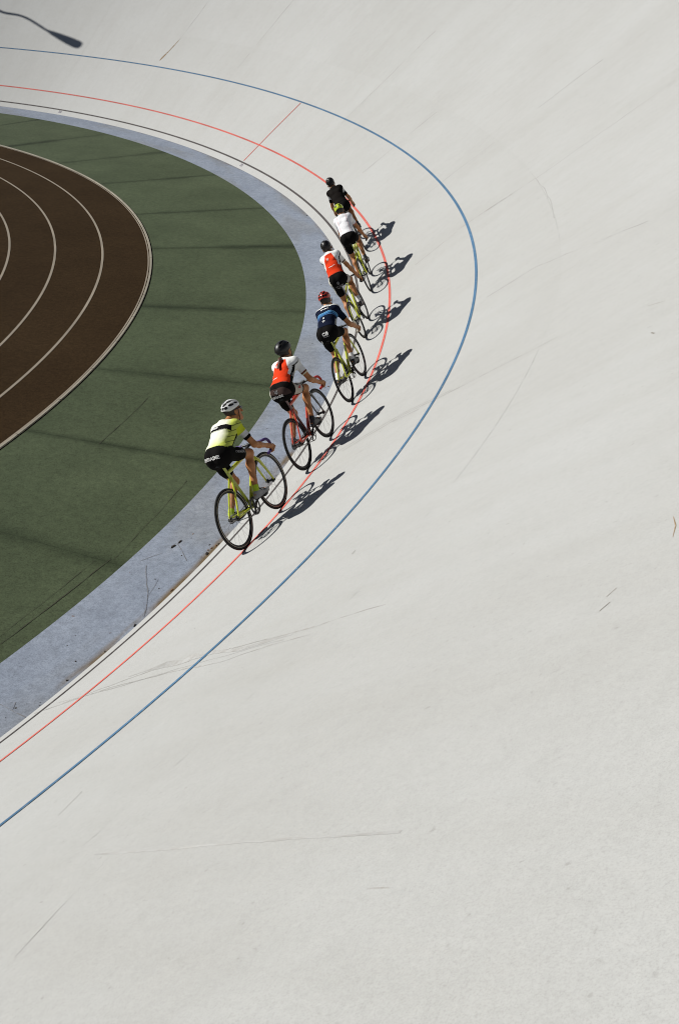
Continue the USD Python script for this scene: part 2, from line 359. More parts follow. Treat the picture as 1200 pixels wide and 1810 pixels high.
obj('distance_number', lay_text('20', 0.09, 20.8, 0.085), 'number_ink', track, smooth=False)
obj('distance_number', lay_text('30', 0.09, 31.7, 0.085), 'number_ink', track, smooth=False)
CR = [('faint_crack', [(-5.92, 4.30), (-5.91, 4.9), (-5.89, 5.45), (-5.89, 6.0), (-5.88, 6.25)], 0.009, 0.03), ('crack', [(8.02, 4.08), (8.08, 3.4), (8.18, 2.6), (8.02, 2.0), (7.92, 1.5)], 0.022, 0.05),
      ('crack', [(8.08, 3.6), (8.15, 3.0), (8.22, 2.45)], 0.014, 0.03), ('faint_crack', [(8.05, 4.08), (7.3, 4.12), (6.66, 4.1), (5.6, 4.07)], 0.014, 0.06),
      ('faint_crack', [(14.56, 3.9), (14.68, 2.7), (14.78, 1.66)], 0.03, 0.06), ('faint_crack', [(11.02, 6.6), (11.1, 5.9), (11.1, 5.1)], 0.03, 0.05), ('faint_crack', [(3.0, 5.3), (3.91, 3.72), (3.93, 2.89)], 0.025, 0.08),
      ('crack', [(0.6, 4.3), (0.7, 3.08), (0.85, 2.21), (0.73, 1.31)], 0.013, 0.05), ('crack', [(0.78, 2.9), (0.92, 2.2), (0.83, 1.2)], 0.01, 0.05), ('smudge', [(0.73, 2.45), (0.8, 2.05)], 0.035, 0.02),
      ('crack', [(-3.87, 0.3), (-3.82, 1.65), (-3.89, 2.63), (-4.03, 3.69), (-4.08, 4.6)], 0.012, 0.05), ('crack', [(-3.87, 0.1), (-3.88, 1.37), (-4.12, 3.12), (-4.11, 3.56), (-4.15, 4.0)], 0.012, 0.05),
      ('faint_crack', [(-3.8, 0.4), (-3.93, 1.6), (-4.02, 2.8), (-4.1, 3.7)], 0.012, 0.04), ('smudge', [(-3.78, 1.5), (-3.8, 2.0), (-3.9, 2.46)], [0.02, 0.07, 0.03], 0.03), ('smudge', [(-3.82, 2.3), (-3.9, 2.75), (-4.02, 3.2), (-4.05, 3.75)], [0.1, 0.05, 0.05, 0.03], 0.03),
      ('faint_crack', [(-6.44, 4.64), (-6.22, 4.55), (-5.98, 4.49)], 0.004, 0.02), 
      ('crack', [(-5.61, 3.34), (-5.41, 3.26)], 0.006, 0.005), ('crack', [(0.03, 5.36), (-0.09, 5.54)], 0.012, 0.01), ('scuff', [(-0.79, 5.5), (-0.86, 5.54)], 0.012, 0.005),
      ('rust', [(28.64, 2.93), (28.5, 3.5), (28.42, 3.95)], [0.07, 0.05, 0.015], 0.02), ('faint_crack', [(28.42, 3.9), (28.36, 5.2), (28.4, 7)], 0.04, 0.05),
      ('rust', [(-4.16, 6.5), (-4.23, 6.54), (-4.36, 6.57)], [0.0015, 0.005, 0.0015], 0.003), ('scuff', [(-4.71, 6.40), (-4.66, 6.425)], 0.005, 0.001), ('scuff', [(-4.81, 6.415), (-4.76, 6.44)], 0.004, 0.001),
      ('crack', [(-6.09, 6.31), (-6.085, 6.42)], 0.006, 0.004),
      ('faint_crack', [(11.1, 4.0), (11.14, 2.6), (11.1, 1.2)], 0.02, 0.05), ('faint_crack', [(17.9, 6.0), (17.94, 4.2), (17.95, 2.5)], 0.03, 0.06), ('faint_crack', [(24.8, 6.5), (24.85, 3.2)], 0.03, 0.06), ('faint_crack', [(8.0, 4.1), (8.0, 6.8)], 0.018, 0.05)]
for k, (mt, pts, w, wob) in enumerate(CR):
    obj('scuff_mark' if mt in ('scuff', 'rust', 'smudge') else 'crack', ribbon(surf, pts, w, 0.0014, wob, k + 1), mt, track, smooth=False)
rng = np.random.default_rng(5)
for k in range(36):
    s_, d_ = rng.uniform(-6.5, 9), rng.uniform(0.3, 7.5)
    a_, l_ = rng.uniform(0, np.pi), rng.uniform(0.015, 0.06) * (0.6 if s_ < -3 else 1)
    obj('scuff_mark', ribbon(surf, [(s_, d_), (s_ + l_ * math.cos(a_), d_ + l_ * math.sin(a_))], rng.uniform(0.003, 0.008), 0.0014, 0.004, 200 + k, step=0.015), rng.choice(['scuff', 'faint_crack', 'crack', 'faint_crack']), track, smooth=False)

# the flat blue band inside the track
bb = empty('blue_band')
tag(bb, 'flat blue painted band along the inner edge of the banked track', 'track band', kind='structure')
sb_ = np.arange(-24, 44.01, 0.125)
wb_ = np.concatenate([[0.0], np.linspace(0.012, 0.1, 7), np.linspace(0.15, BAND_W, 13)])
P = np.stack([band(sb_, w) for w in wb_], 1)
SS, WW = np.meshgrid(sb_, wb_, indexing='ij')
nz = meshkit.fbm(np.stack([SS * 1.7, WW * 6, SS * 0], -1), 5, 3)
nz2 = meshkit.fbm(np.stack([SS * 0.5, WW * 2, SS * 0 + 9], -1), 4, 8)
edge = np.clip((0.07 + 0.16 * (nz2 - 0.35) - WW) / 0.06, 0, 1) * np.clip((nz - 0.35) * 4, 0, 1) * np.where(SS < 2, 1, 0.35)
stain = np.clip((nz2 - 0.52) * 3.2, 0, 0.45)
paint = 1 - stain[..., None] * np.array([0.16, 0.24, 0.36]) * (1 + 0 * edge[..., None])
paint = paint * (1 - edge[..., None] * (1 - np.array([0.62, 0.38, 0.16])))
obj('band_surface', sheet(P), 'blue_paint', bb, smooth=True, paint=paint.reshape(-1, 3))
for k, (pts, w, wob) in enumerate([([(-1.25, 0.57), (-1.5, 0.43), (-1.76, 0.25), (-2.14, 0.03)], 0.008, 0.07), ([(-1.47, 0.29), (-1.77, 0.22), (-2.09, 0.05)], 0.005, 0.04), ([(-3.88, 0.42), (-3.89, 0.14), (-3.9, 0.01)], 0.008, 0.03),
                                   ([(-3.88, 0.2), (-3.79, 0.25)], 0.008, 0.01), ([(-0.69, 0.5), (-0.84, 0.35), (-1.01, 0.19)], 0.005, 0.03), ([(-0.95, 0.55), (-1.05, 0.62), (-1.2, 0.7)], 0.005, 0.02)]):
    obj('crack', ribbon(band, pts, w, 0.003, wob, 40 + k, step=0.03), 'band_crack', bb, smooth=False)


def chip(p, l, w, h, rz, seed):
    """A flat irregular flake."""
    rg = np.random.default_rng(seed)
    k = 7
    a = np.sort(rg.uniform(0, 2 * np.pi, k))
    r = rg.uniform(0.7, 1.1, k)
    x, y = l / 2 * r * np.cos(a), w / 2 * r * np.sin(a)
    X, Y = x * math.cos(rz) - y * math.sin(rz), x * math.sin(rz) + y * math.cos(rz)
    v = np.vstack([np.stack([X, Y, 0 * X], 1), np.stack([X * 0.85, Y * 0.85, 0 * X + h * rg.uniform(0.6, 1.2, k)], 1)]) + p
    return trimesh.Trimesh(v).convex_hull


for k, (s_, w_, l_, wd, h_, mt) in enumerate([(-0.78, 0.505, 0.10, 0.028, 0.012, 'debris'), (-0.655, 0.48, 0.085, 0.028, 0.012, 'debris'), (-0.80, 0.045, 0.11, 0.03, 0.014, 'debris'), (-0.67, 0.05, 0.045, 0.022, 0.008, 'leaf_dry'),
                                              (-0.6, 0.03, 0.035, 0.02, 0.008, 'leaf_dry'), (-0.72, 0.07, 0.035, 0.018, 0.008, 'leaf_dry'), (-0.56, 0.02, 0.035, 0.016, 0.008, 'debris'), (-3.05, 0.18, 0.025, 0.02, 0.006, 'debris'), (-2.88, 0.43, 0.02, 0.015, 0.005, 'debris'),
                                              (-3.32, 0.05, 0.04, 0.02, 0.008, 'debris'), (-1.6, 0.03, 0.06, 0.02, 0.008, 'leaf_dry'), (-2.31, 0.02, 0.06, 0.018, 0.01, 'debris'), (9.62, 0.52, 0.035, 0.025, 0.008, 'debris'), (15.05, 0.04, 0.05, 0.04, 0.01, 'debris'), (4.33, 0.05, 0.05, 0.03, 0.01, 'leaf_dry')]):
    a = math.atan2(*(csC(s_ + 0.01) - csC(s_))[::-1])
    obj('debris', chip(band(s_, w_, -0.001), l_, wd, h_, a + (k % 3 - 1) * 0.25, k), mt, bb, smooth=False)
rng = np.random.default_rng(11)
for k in range(70):
    s_, w_ = rng.uniform(-6, 8), BAND_W * rng.beta(0.7, 1.3)
    w_ = min(max(w_, 0.015), BAND_W - 0.03)
    z_ = rng.uniform(0.008, 0.024)
    obj('debris', chip(band(s_, w_, -0.0005), z_ * rng.uniform(1, 2), z_, 0.004, rng.uniform(0, 3), 300 + k), rng.choice(['debris', 'debris', 'leaf_dry']), bb, smooth=False)

# the green apron: slabs with soft dark bands along their joints
APC, R_IN, R_OUT = np.array([-24.18, 0.0]), 19.43, 23.36
BR_C = np.array([-23.311, -0.189])
ap = empty('green_apron')
tag(ap, 'green painted flat apron between the blue band and the running track', 'apron', kind='structure')
JA = [-58, -51, -44, -37, -30, -23, -16.5, -10, -3.2, 3.4, 10.15, 18.9, 29.9, 38.6, 48.5, 57.2, 66, 75, 84, 93, 102, 111, 120]


def apron_pt(ang, t):
    """t 0 at the running track's edge, 1 at the blue band; ang in degrees about the bend's centre."""
    a = np.radians(ang)
    dirv = np.stack([np.cos(a), np.sin(a)], -1)
    inner = BR_C - APC
    bq = (dirv * inner).sum(-1)
    r_in = bq + np.sqrt(np.maximum(bq ** 2 - (inner ** 2).sum() + 19.47 ** 2, 0))
    r_out = OUT_R(ang)
    return APC + dirv * (r_in + (r_out - r_in) * t)[..., None]


bi = band(S, np.full(len(S), BAND_W))
ang_b = np.degrees(np.unwrap(np.arctan2(bi[:, 1] - APC[1], bi[:, 0] - APC[0])))
rad_b = np.hypot(*(bi[:, :2] - APC).T)
OUT_R = lambda a: np.interp(a, ang_b, rad_b)
for j, (a, b) in enumerate(zip(JA[:-1], JA[1:])):
    if a < ang_b[0] or b > ang_b[-1]:
        continue
    g = 0.0003 * 180 / np.pi / 2
    aa, tt = np.linspace(a + g * 0.4, b - g * 0.4, int((b - a) * 3.2) + 3), np.linspace(0, 1, 34)
    A, T = np.meshgrid(aa, tt, indexing='ij')
    xy = apron_pt(A, T)
    P = np.concatenate([xy, np.full(A.shape + (1,), Z_FLAT)], -1)
    Q = P - [0, 0, 0.02]
    nzz = meshkit.fbm(np.concatenate([xy * 1.6, A[..., None] * 0 + 2], -1), 4, 4)
    nb = meshkit.fbm(np.concatenate([xy * 0.7, A[..., None] * 0 + 5], -1), 3, 6)
    dark = np.zeros(A.shape)
    for e in (a, b):
        strength = 0.26 + 0.42 * meshkit.noise(np.stack([T * 2.5, T * 0 + e, T * 0], -1), 3)
        dist = np.abs(A - e) / 180 * np.pi * 21.5 + (nzz - 0.5) * 0.22
        dark = np.maximum(dark, strength * np.exp(-(np.maximum(dist, 0) / (0.06 + 0.11 * meshkit.noise(np.stack([T * 1.7, T * 0 + e, T * 0 + 4], -1), 8))) ** 2))
        dark = np.maximum(dark, 0.16 * np.exp(-(dist / 0.6) ** 2) * nb)
    pnt = (1 - dark[..., None] * np.array([1, 0.95, 1.0])) * (0.93 + 0.22 * (nb[..., None] - 0.5) + 0.1 * (nzz[..., None] - 0.5))
    v, f = slab(P, Q)
    pp = np.vstack([pnt.reshape(-1, 3)] * 2)
    obj('slab', (v, f), 'green_paint', ap, smooth=False, paint=pp)
aa, tt = np.linspace(ang_b[0], min(ang_b[-1], 120), 160), np.array([0, 1.0])
A, T = np.meshgrid(aa, tt, indexing='ij')
obj('apron_bed', sheet(np.concatenate([apron_pt(A, T), np.full(A.shape + (1,), Z_FLAT - 0.021)], -1)), 'dark_bed', ap, smooth=False)
apf = lambda x, y, lift: np.concatenate([apron_pt(x, y), np.full(np.shape(x) + (1,), Z_FLAT + lift)], -1)
for k, (ang_r, w, wob) in enumerate([([(1.92, 23.067), (-0.6, 23.12), (-3.05, 23.178)], 0.006, 0.03), ([(-7.49, 23.102), (-4.68, 23.116), (-3.05, 23.15)], 0.009, 0.03), ([(7.93, 21.5), (5.6, 21.49), (3.32, 21.487)], 0.007, 0.03), ([(-3.3, 23.0), (-12, 23.0)], 0.005, 0.03)]):
    pts = []
    for a_, r_ in np.array([[np.interp(x, np.linspace(0, 1, len(ang_r)), [q[0] for q in ang_r]), np.interp(x, np.linspace(0, 1, len(ang_r)), [q[1] for q in ang_r])] for x in np.linspace(0, 1, 24)]):
        dirv = np.array([math.cos(math.radians(a_)), math.sin(math.radians(a_))])
        pts.append(APC + dirv * r_)
    pts = np.array(pts)
    fn = lambda x, y, lift: np.stack([x, y, np.full(np.shape(x), Z_FLAT + lift)], -1)
    obj('crack', ribbon(fn, pts, w, 0.004, wob, 60 + k, step=0.05), 'green_crack', ap, smooth=False)

# the running track inside, with its lane lines and white kerb
rt = empty('running_track')
tag(rt, 'dark brown running track with pale lane lines inside the green apron', 'running track', kind='structure')
RINGS = [((-23.311, -0.189), 19.432), ((-23.641, -0.593), 18.887), ((-23.952, -1.052), 18.388), ((-23.515, -0.883), 16.961), ((-23.5, -0.9), 16.05), ((-23.5, -0.9), 15.1)]
ra = np.radians(np.linspace(-110, 130, 241))


def ring(c, r0_, r1_, z, up=True):
    P = np.stack([np.stack([c[0] + r * np.cos(ra), c[1] + r * np.sin(ra), np.full(len(ra), z)], -1) for r in (r0_, r1_)], 1)
    return sheet(P, True)


obj('track_surface', ring(RINGS[0][0], 13.8, 19.47, Z_FLAT - 0.006), 'brown_rubber', rt, smooth=False)
obj('track_surface', sheet(np.stack([np.stack([RINGS[0][0][0] + r * np.cos(ra), RINGS[0][0][1] + r * np.sin(ra), np.full(len(ra), Z_FLAT - 0.02)], -1) for r in (0.0, 13.8)], 1), True), 'grass_ground', rt, smooth=False)
for k, (c, r) in enumerate(RINGS[1:]):
    obj('lane_line', ring(c, r - 0.024, r + 0.024, Z_FLAT - 0.002), 'white_line', rt, smooth=False)
obj('lane_line', ring(RINGS[0][0], 19.36, 19.385, Z_FLAT - 0.002), 'white_line', rt, smooth=False)
for k in range(60):                                       # the kerb, laid in lengths
    a0_, a1_ = np.radians(-100 + k * 3.7 + 0.02), np.radians(-100 + (k + 1) * 3.7 - 0.02)
    al = np.linspace(a0_, a1_, 7)
    prof = [(19.405, 0.0), (19.41, 0.018), (19.445, 0.018), (19.45, 0.0)]
    P = np.stack([np.stack([RINGS[0][0][0] + r * np.cos(al), RINGS[0][0][1] + r * np.sin(al), np.full(len(al), Z_FLAT + z)], -1) for r, z in prof], 1)
    obj('kerb_length', sheet(P, True), 'curb_white', rt, smooth=False)

# ------------------------------------------------------------------ bicycles
TRI = lambda parts: trimesh.util.concatenate(parts)


def tube(pts, radii, n=10, cap=True, flat=None):
    """Swept tube through pts; flat = (axis, factor) squeezes its section across that axis."""
    pts = np.asarray(pts, float)
    radii = np.broadcast_to(np.asarray(radii, float), (len(pts),))
    g = np.gradient(pts, axis=0)
    g /= np.linalg.norm(g, axis=1, keepdims=True)
    ref = np.array([0, 1.0, 0]) if abs(g[0] @ [0, 1, 0]) < 0.9 else np.array([1.0, 0, 0])
    rings = []
    a = np.arange(n) / n * 2 * np.pi
    for p, t, r in zip(pts, g, radii):
        u = np.cross(t, ref)
        u /= np.linalg.norm(u)
        w = np.cross(u, t)
        su, sw = (1, 1) if flat is None else flat
        rings.append(p + r * (np.cos(a)[:, None] * u * su + np.sin(a)[:, None] * w * sw))
    v = np.vstack(rings)
    k = len(pts)
    f = []
    for i in range(k - 1):
        for j in range(n):
            q = [i * n + j, i * n + (j + 1) % n, (i + 1) * n + (j + 1) % n, (i + 1) * n + j]
            f += [[q[0], q[1], q[2]], [q[0], q[2], q[3]]]
    if cap:
        v = np.vstack([v, pts[0], pts[-1]])
        for j in range(n):
            f += [[k * n, (j + 1) % n, j], [k * n + 1, (k - 1) * n + j, (k - 1) * n + (j + 1) % n]]
    m = trimesh.Trimesh(v, f, process=False)
    if cap and m.volume < 0:
        m.invert()
    return m


def torus_y(R, r, n=64, k=10, sy=1.0, off=0.0):
    a, b = np.arange(n) / n * 2 * np.pi, np.arange(k) / k * 2 * np.pi
    A, B = np.meshgrid(a, b, indexing='ij')
    rad = R + r * np.cos(B)
    v = np.stack([rad * np.cos(A), r * sy * np.sin(B) + off, rad * np.sin(A)], -1).reshape(-1, 3)
    i = np.arange(n * k).reshape(n, k)
    i2, j2 = np.roll(i, -1, 0), np.roll(i, -1, 1)
    ij = np.roll(i2, -1, 1)
    q = np.stack([i, i2, ij, j2], -1).reshape(-1, 4)
    m = trimesh.Trimesh(v, np.vstack([q[:, [0, 1, 2]], q[:, [0, 2, 3]]]), process=False)
    if m.volume < 0:
        m.invert()
    return m


def cyl_y(p, r, w, n=20):
    return tube([np.array(p) - [0, w / 2, 0], np.array(p) + [0, w / 2, 0]], r, n)


AX_R, AX_F, BB = np.array([0, 0, 0.335]), np.array([0.97, 0, 0.335]), np.array([0.40, 0, 0.285])


def wheel(parent, axle, spokes, rim_mat, with_track, seed):
    w = empty('wheel', parent)
    T = lambda m: (m.apply_translation(axle), m)[1]
    obj('tyre', T(torus_y(0.3235, 0.0125, 80, 10)), 'rubber', w, smooth=True)
    obj('rim', T(torus_y(0.297, 0.0165, 72, 10, 0.62)), rim_mat, w, smooth=True)
    if with_track:
        obj('brake_track', T(TRI([torus_y(0.3075, 0.0032, 72, 6, 1.0, sgn * 0.0088) for sgn in (-1, 1)])), 'brake_track', w, smooth=True)
    obj('hub', T(TRI([cyl_y((0, 0, 0), 0.014, 0.1), cyl_y((0, 0.034, 0), 0.027, 0.006), cyl_y((0, -0.034, 0), 0.027, 0.006)])), 'black_part', w, smooth=30)
    for k in range(spokes):
        side = 1 if k % 2 else -1
        a = 2 * np.pi * k / spokes + 0.1 + seed
        b = a + (0.85 if (k // 2) % 2 else -0.85)
        p0 = np.array([0.026 * math.cos(b), 0.034 * side, 0.026 * math.sin(b)])
        p1 = np.array([0.285 * math.cos(a), 0.0, 0.285 * math.sin(a)])
        obj('spoke', T(tube([p0, p1], 0.0011, 4, cap=False)), 'spoke_steel', w, smooth=False)
    return w


def bicycle(label, pose, frame='lime_paint', frame2='lime_paint', fork='lime_paint', tape='tape_black', crank_deg=15.0, disc=False, brake=False, seed=0.0, hz=0.0):
    b = empty('track_bicycle', None, pose)
    tag(b, label, 'bicycle', 'track bicycles ridden in a line round the bend')
    wheel(b, AX_R, 24, 'carbon', brake, seed)
    wheel(b, AX_F, 20, 'carbon', brake, seed + 0.07)
    seat_top, head_t, head_b = np.array([0.262, 0, 0.765]), np.array([0.815, 0, 0.795]), np.array([0.845, 0, 0.685])
    L = lambda p, q, n=6: np.array(p) + (np.array(q) - np.array(p)) * np.linspace(0, 1, n)[:, None]
    fr = obj('frame', TRI([tube(L(head_b + [-0.004, 0, 0.03], BB), [0.024, 0.027, 0.028, 0.028, 0.028, 0.027], 14, flat=(1.25, 0.72)), tube(L(seat_top, head_t + [0, 0, -0.02]), 0.0195, 14, flat=(1.1, 0.85)),
                           tube(L(head_b, head_t), 0.022, 14), cyl_y(BB, 0.025, 0.07)]), frame, b, smooth=30)
    obj('seat_tube', tube(L(BB, seat_top), 0.0185, 14, flat=(1.25, 0.8)), frame2, fr, smooth=30)
    for sg in (1, -1):
        obj('chain_stay', tube([BB + [-0.02, sg * 0.02, 0], [0.28, sg * 0.035, 0.305], AX_R + [0.0, sg * 0.06, 0]], [0.015, 0.0135, 0.0105], 10), frame, fr, smooth=30)
        obj('seat_stay', tube([seat_top + [0.01, sg * 0.014, -0.06], [0.17, sg * 0.04, 0.56], AX_R + [0.012, sg * 0.06, 0.012]], [0.012, 0.011, 0.0095], 10), frame, fr, smooth=30)
        obj('dropout', cyl_y(AX_R + [0, sg * 0.064, 0], 0.017, 0.008), 'black_part', fr, smooth=30)
    obj('seat_post', tube(L(seat_top, [0.222, 0, 0.9 + hz]), 0.0145, 12, flat=(1.3, 0.8)), frame2, b, smooth=30)
    sd_x = np.array([0.14, 0.165, 0.2, 0.24, 0.28, 0.32, 0.35])
    sd_w = np.array([0.045, 0.062, 0.06, 0.042, 0.026, 0.02, 0.014])
    obj('saddle', tube(np.stack([sd_x, 0 * sd_x, 0.905 + hz + 0.012 * np.cos((sd_x - 0.22) * 14) - 0.012], 1), sd_w, 14, flat=(0.34, 1.0)), 'black_part', b, smooth=40)
    fk = obj('fork', TRI([tube([head_b + [0, sg * 0.012, 0.005], head_b + [0.02, sg * 0.042, -0.05], [0.915, sg * 0.048, 0.5], AX_F + [0, sg * 0.05, 0.005]], [0.016, 0.017, 0.014, 0.0095], 10, flat=(1.25, 0.8)) for sg in (1, -1)] + [tube([head_b + [-0.004, 0, 0.008], head_b + [0.004, 0, -0.03]], 0.025, 12)]), fork, b, smooth=30)
    for sg in (1, -1):
        obj('fork_end', cyl_y(AX_F + [0, sg * 0.056, 0], 0.015, 0.008), 'black_part', fk, smooth=30)
    clamp = np.array([0.885, 0, 0.832])
    obj('stem', TRI([tube([head_t + [0.002, 0, -0.005], head_t + [-0.008, 0, 0.04]], 0.019, 12), tube([head_t + [-0.003, 0, 0.022], clamp], [0.018, 0.016], 12), cyl_y(clamp, 0.02, 0.045)]), 'black_part', b, smooth=30)
    hb = obj('handlebar', tube([clamp + [0, y, 0] for y in (-0.1, -0.05, 0, 0.05, 0.1)], 0.0135, 12), 'carbon' if tape != 'tape_white' else 'black_part', b, smooth=30)
    for sg in (1, -1):
        pts = [clamp + [0, sg * 0.1, 0], clamp + [0.004, sg * 0.15, 0], clamp + [0.025, sg * 0.182, 0.0], clamp + [0.06, sg * 0.193, -0.012], clamp + [0.087, sg * 0.197, -0.045], clamp + [0.092, sg * 0.2, -0.085], clamp + [0.07, sg * 0.203, -0.122], clamp + [0.025, sg * 0.207, -0.14], clamp + [-0.05, sg * 0.21, -0.146]]
        P_ = np.array(pts)
        cs = CubicSpline(np.arange(len(P_)), P_)
        obj('bar_tape', tube(cs(np.linspace(0, len(P_) - 1, 30)), 0.0165, 12), tape, b, smooth=40)
    cr = math.radians(crank_deg)
    cs_, sn = math.cos(cr), math.sin(cr)
    y_r = -0.046
    ringm = [torus_y(0.092, 0.0055, 48, 6, 0.6)] if not disc else [TRI([torus_y(0.086, 0.016, 48, 8, 0.22), cyl_y((0, 0, 0), 0.034, 0.008)])]
    for k in range(5):
        a = cr + k * 2 * np.pi / 5
        ringm.append(tube([[0, 0, 0], [0.09 * math.cos(a), 0, 0.09 * math.sin(a)]], [0.014, 0.01] if disc else [0.012, 0.006], 8, flat=(0.4, 1.0)))
    rg = TRI(ringm)
    rg.apply_translation(BB + [0, y_r, 0])
    obj('chainring', rg, 'dark_steel' if disc else 'black_part', b, smooth=30)
    for sg, y0, y1 in ((1, -0.058, -0.068), (-1, 0.055, 0.066)):
        tip = BB + [sg * 0.168 * cs_, y1, sg * 0.168 * sn]
        obj('crank_arm', tube([BB + [0, y0, 0], BB + (tip - BB) * 0.5 + [0, (y0 - y1) * 0.1, 0], tip], [0.016, 0.012, 0.0115], 10, flat=(0.65, 1.0)), 'dark_steel' if disc else 'black_part', b, smooth=30)
        s2 = -1 if sg > 0 else 1
        pd = trimesh.creation.box((0.07, 0.06, 0.018))
        pd.apply_translation(tip + [0.0, s2 * 0.045, 0.0])
        obj('pedal', TRI([pd, cyl_y(tip + [0, s2 * 0.02, 0], 0.008, 0.05, 8)]), 'black_part', b, smooth=False)
    r1, r2_ = 0.094, 0.031
    c1, c2 = np.array([BB[0], y_r, BB[2]]), np.array([0, y_r, 0.335])
    obj('cog', cyl_y(c2, r2_ - 0.003, 0.004, 24), 'dark_steel', b, smooth=30)
    dv = c2 - c1
    base = math.atan2(dv[2], dv[0])
    off = math.acos((r1 - r2_) / np.linalg.norm(dv))
    a1 = np.linspace(base + off, base + 2 * np.pi - off, 26)
    a2 = np.linspace(base - off, base + off, 12)
    loop = np.vstack([np.stack([c1[0] + r1 * np.cos(a1), 0 * a1 + y_r, c1[2] + r1 * np.sin(a1)], 1), np.stack([c2[0] + r2_ * np.cos(a2), 0 * a2 + y_r, c2[2] + r2_ * np.sin(a2)], 1)])
    loop = np.vstack([loop, loop[:1]])
    obj('chain', tube(loop, 0.0042, 6, cap=False), 'dark_steel', b, smooth=30)
    return b


# ------------------------------------------------------------------ riders: one smooth surface from blended limbs
class Field:
    """Signed distance of blended round cones and ellipsoids on a grid; iso-surface by surface nets."""

    def __init__(s, lo, hi, h):
        s.lo, s.h = np.array(lo, float), h
        s.n = np.ceil((np.array(hi) - s.lo) / h).astype(int) + 1
        s.f = np.full(s.n, 0.2, np.float32)

    def box(s, lo, hi, pad):
        a = np.clip(((np.array(lo) - pad - s.lo) / s.h).astype(int), 0, s.n - 1)
        b = np.clip(((np.array(hi) + pad - s.lo) / s.h).astype(int) + 2, 1, s.n)
        sl = tuple(slice(i, j) for i, j in zip(a, b))
        ax = [s.lo[k] + s.h * np.arange(a[k], b[k], dtype=np.float32) for k in range(3)]
        return sl, np.stack(np.meshgrid(*ax, indexing='ij'), -1)

    def put(s, sl, d, k):
        o = s.f[sl]
        h = np.maximum(k - np.abs(o - d), 0) / k
        s.f[sl] = np.minimum(o, d) - h * h * k * 0.25

    def cone(s, a, ra, b, rb, k=0.03, grow=0.0, cut=None):
        a, b = np.asarray(a, float), np.asarray(b, float)
        ra, rb = ra + grow, rb + grow
        R = max(ra, rb)
        sl, P = s.box(np.minimum(a, b) - R, np.maximum(a, b) + R, k + 0.02)
        ab = b - a
        t = np.clip(((P - a) @ ab) / max(ab @ ab, 1e-9), 0, 1)
        d = np.linalg.norm(P - a - t[..., None] * ab, axis=-1) - (ra + (rb - ra) * t)
        if cut is not None:
            for p, n_ in cut:
                d = np.maximum(d, (P - p) @ np.asarray(n_, float))
        s.put(sl, d.astype(np.float32), k)

    def ell(s, c, r, k=0.03, grow=0.0, R=None):
        c, r = np.asarray(c, float), np.asarray(r, float) + grow
        m = r.max()
        sl, P = s.box(c - m, c + m, k + 0.02)
        q = P - c
        if R is not None:
            q = q @ R                                    # columns of R are the local axes
        k0 = np.linalg.norm(q / r, axis=-1)
        k1 = np.linalg.norm(q / (r * r), axis=-1) + 1e-9
        s.put(sl, (k0 * (k0 - 1) / k1).astype(np.float32), k)

    def clip(s, p, n_):
        ax = [s.lo[k] + s.h * np.arange(s.n[k], dtype=np.float32) for k in range(3)]
        d = (ax[0][:, None, None] - p[0]) * n_[0] + (ax[1][None, :, None] - p[1]) * n_[1] + (ax[2][None, None] - p[2]) * n_[2]
        s.f = np.maximum(s.f, d.astype(np.float32))

    def mesh(s, relax=2):
        f = s.f
        ins = f < 0
        c = sum(ins[i:ins.shape[0] - 1 + i, j:ins.shape[1] - 1 + j, k:ins.shape[2] - 1 + k].astype(np.int8) for i in (0, 1) for j in (0, 1) for k in (0, 1))
        cells = np.argwhere((c > 0) & (c < 8))
        idx = -np.ones(np.array(f.shape) - 1, np.int64)
        idx[tuple(cells.T)] = np.arange(len(cells))
        acc, cnt = np.zeros((len(cells), 3)), np.zeros(len(cells))
        corner = np.array([(i, j, k) for i in (0, 1) for j in (0, 1) for k in (0, 1)])
        val = np.stack([f[tuple((cells + o).T)] for o in corner], 1)
        for i in range(8):
            for j in range(i + 1, 8):
                if np.abs(corner[i] - corner[j]).sum() == 1:
                    a, b = val[:, i], val[:, j]
                    m = (a < 0) != (b < 0)
                    t = np.where(m, a / np.where(m, a - b, 1), 0)
                    acc += np.where(m[:, None], corner[i] + t[:, None] * (corner[j] - corner[i]), 0)
                    cnt += m
        V = s.lo + s.h * (cells + acc / cnt[:, None])
        F = []
        for ax in range(3):
            o = np.eye(3, dtype=int)[ax]
            u, w = np.eye(3, dtype=int)[(ax + 1) % 3], np.eye(3, dtype=int)[(ax + 2) % 3]
            a = ins[tuple(slice(0, f.shape[k] - o[k]) for k in range(3))]
            b = ins[tuple(slice(o[k], f.shape[k]) for k in range(3))]
            e = np.argwhere(a != b)
            e = e[(e[:, (ax + 1) % 3] > 0) & (e[:, (ax + 2) % 3] > 0)]
            sgn = a[tuple(e.T)]
            q = np.stack([idx[tuple((e - u - w).T)], idx[tuple((e - w).T)], idx[tuple(e.T)], idx[tuple((e - u).T)]], 1)
            q[~sgn] = q[~sgn][:, ::-1]
            F += [q[:, [0, 1, 2]], q[:, [0, 2, 3]]]
        F = np.vstack(F)
        if relax:
            E = np.vstack([F[:, [0, 1]], F[:, [1, 2]], F[:, [2, 0]]])
            for lam in (0.5, -0.52) * relax:
                a2, n2 = np.zeros_like(V), np.zeros(len(V))
                np.add.at(a2, E[:, 0], V[E[:, 1]])
                np.add.at(n2, E[:, 0], 1)
                V = V + lam * (a2 / n2[:, None] - V)
        return V, F


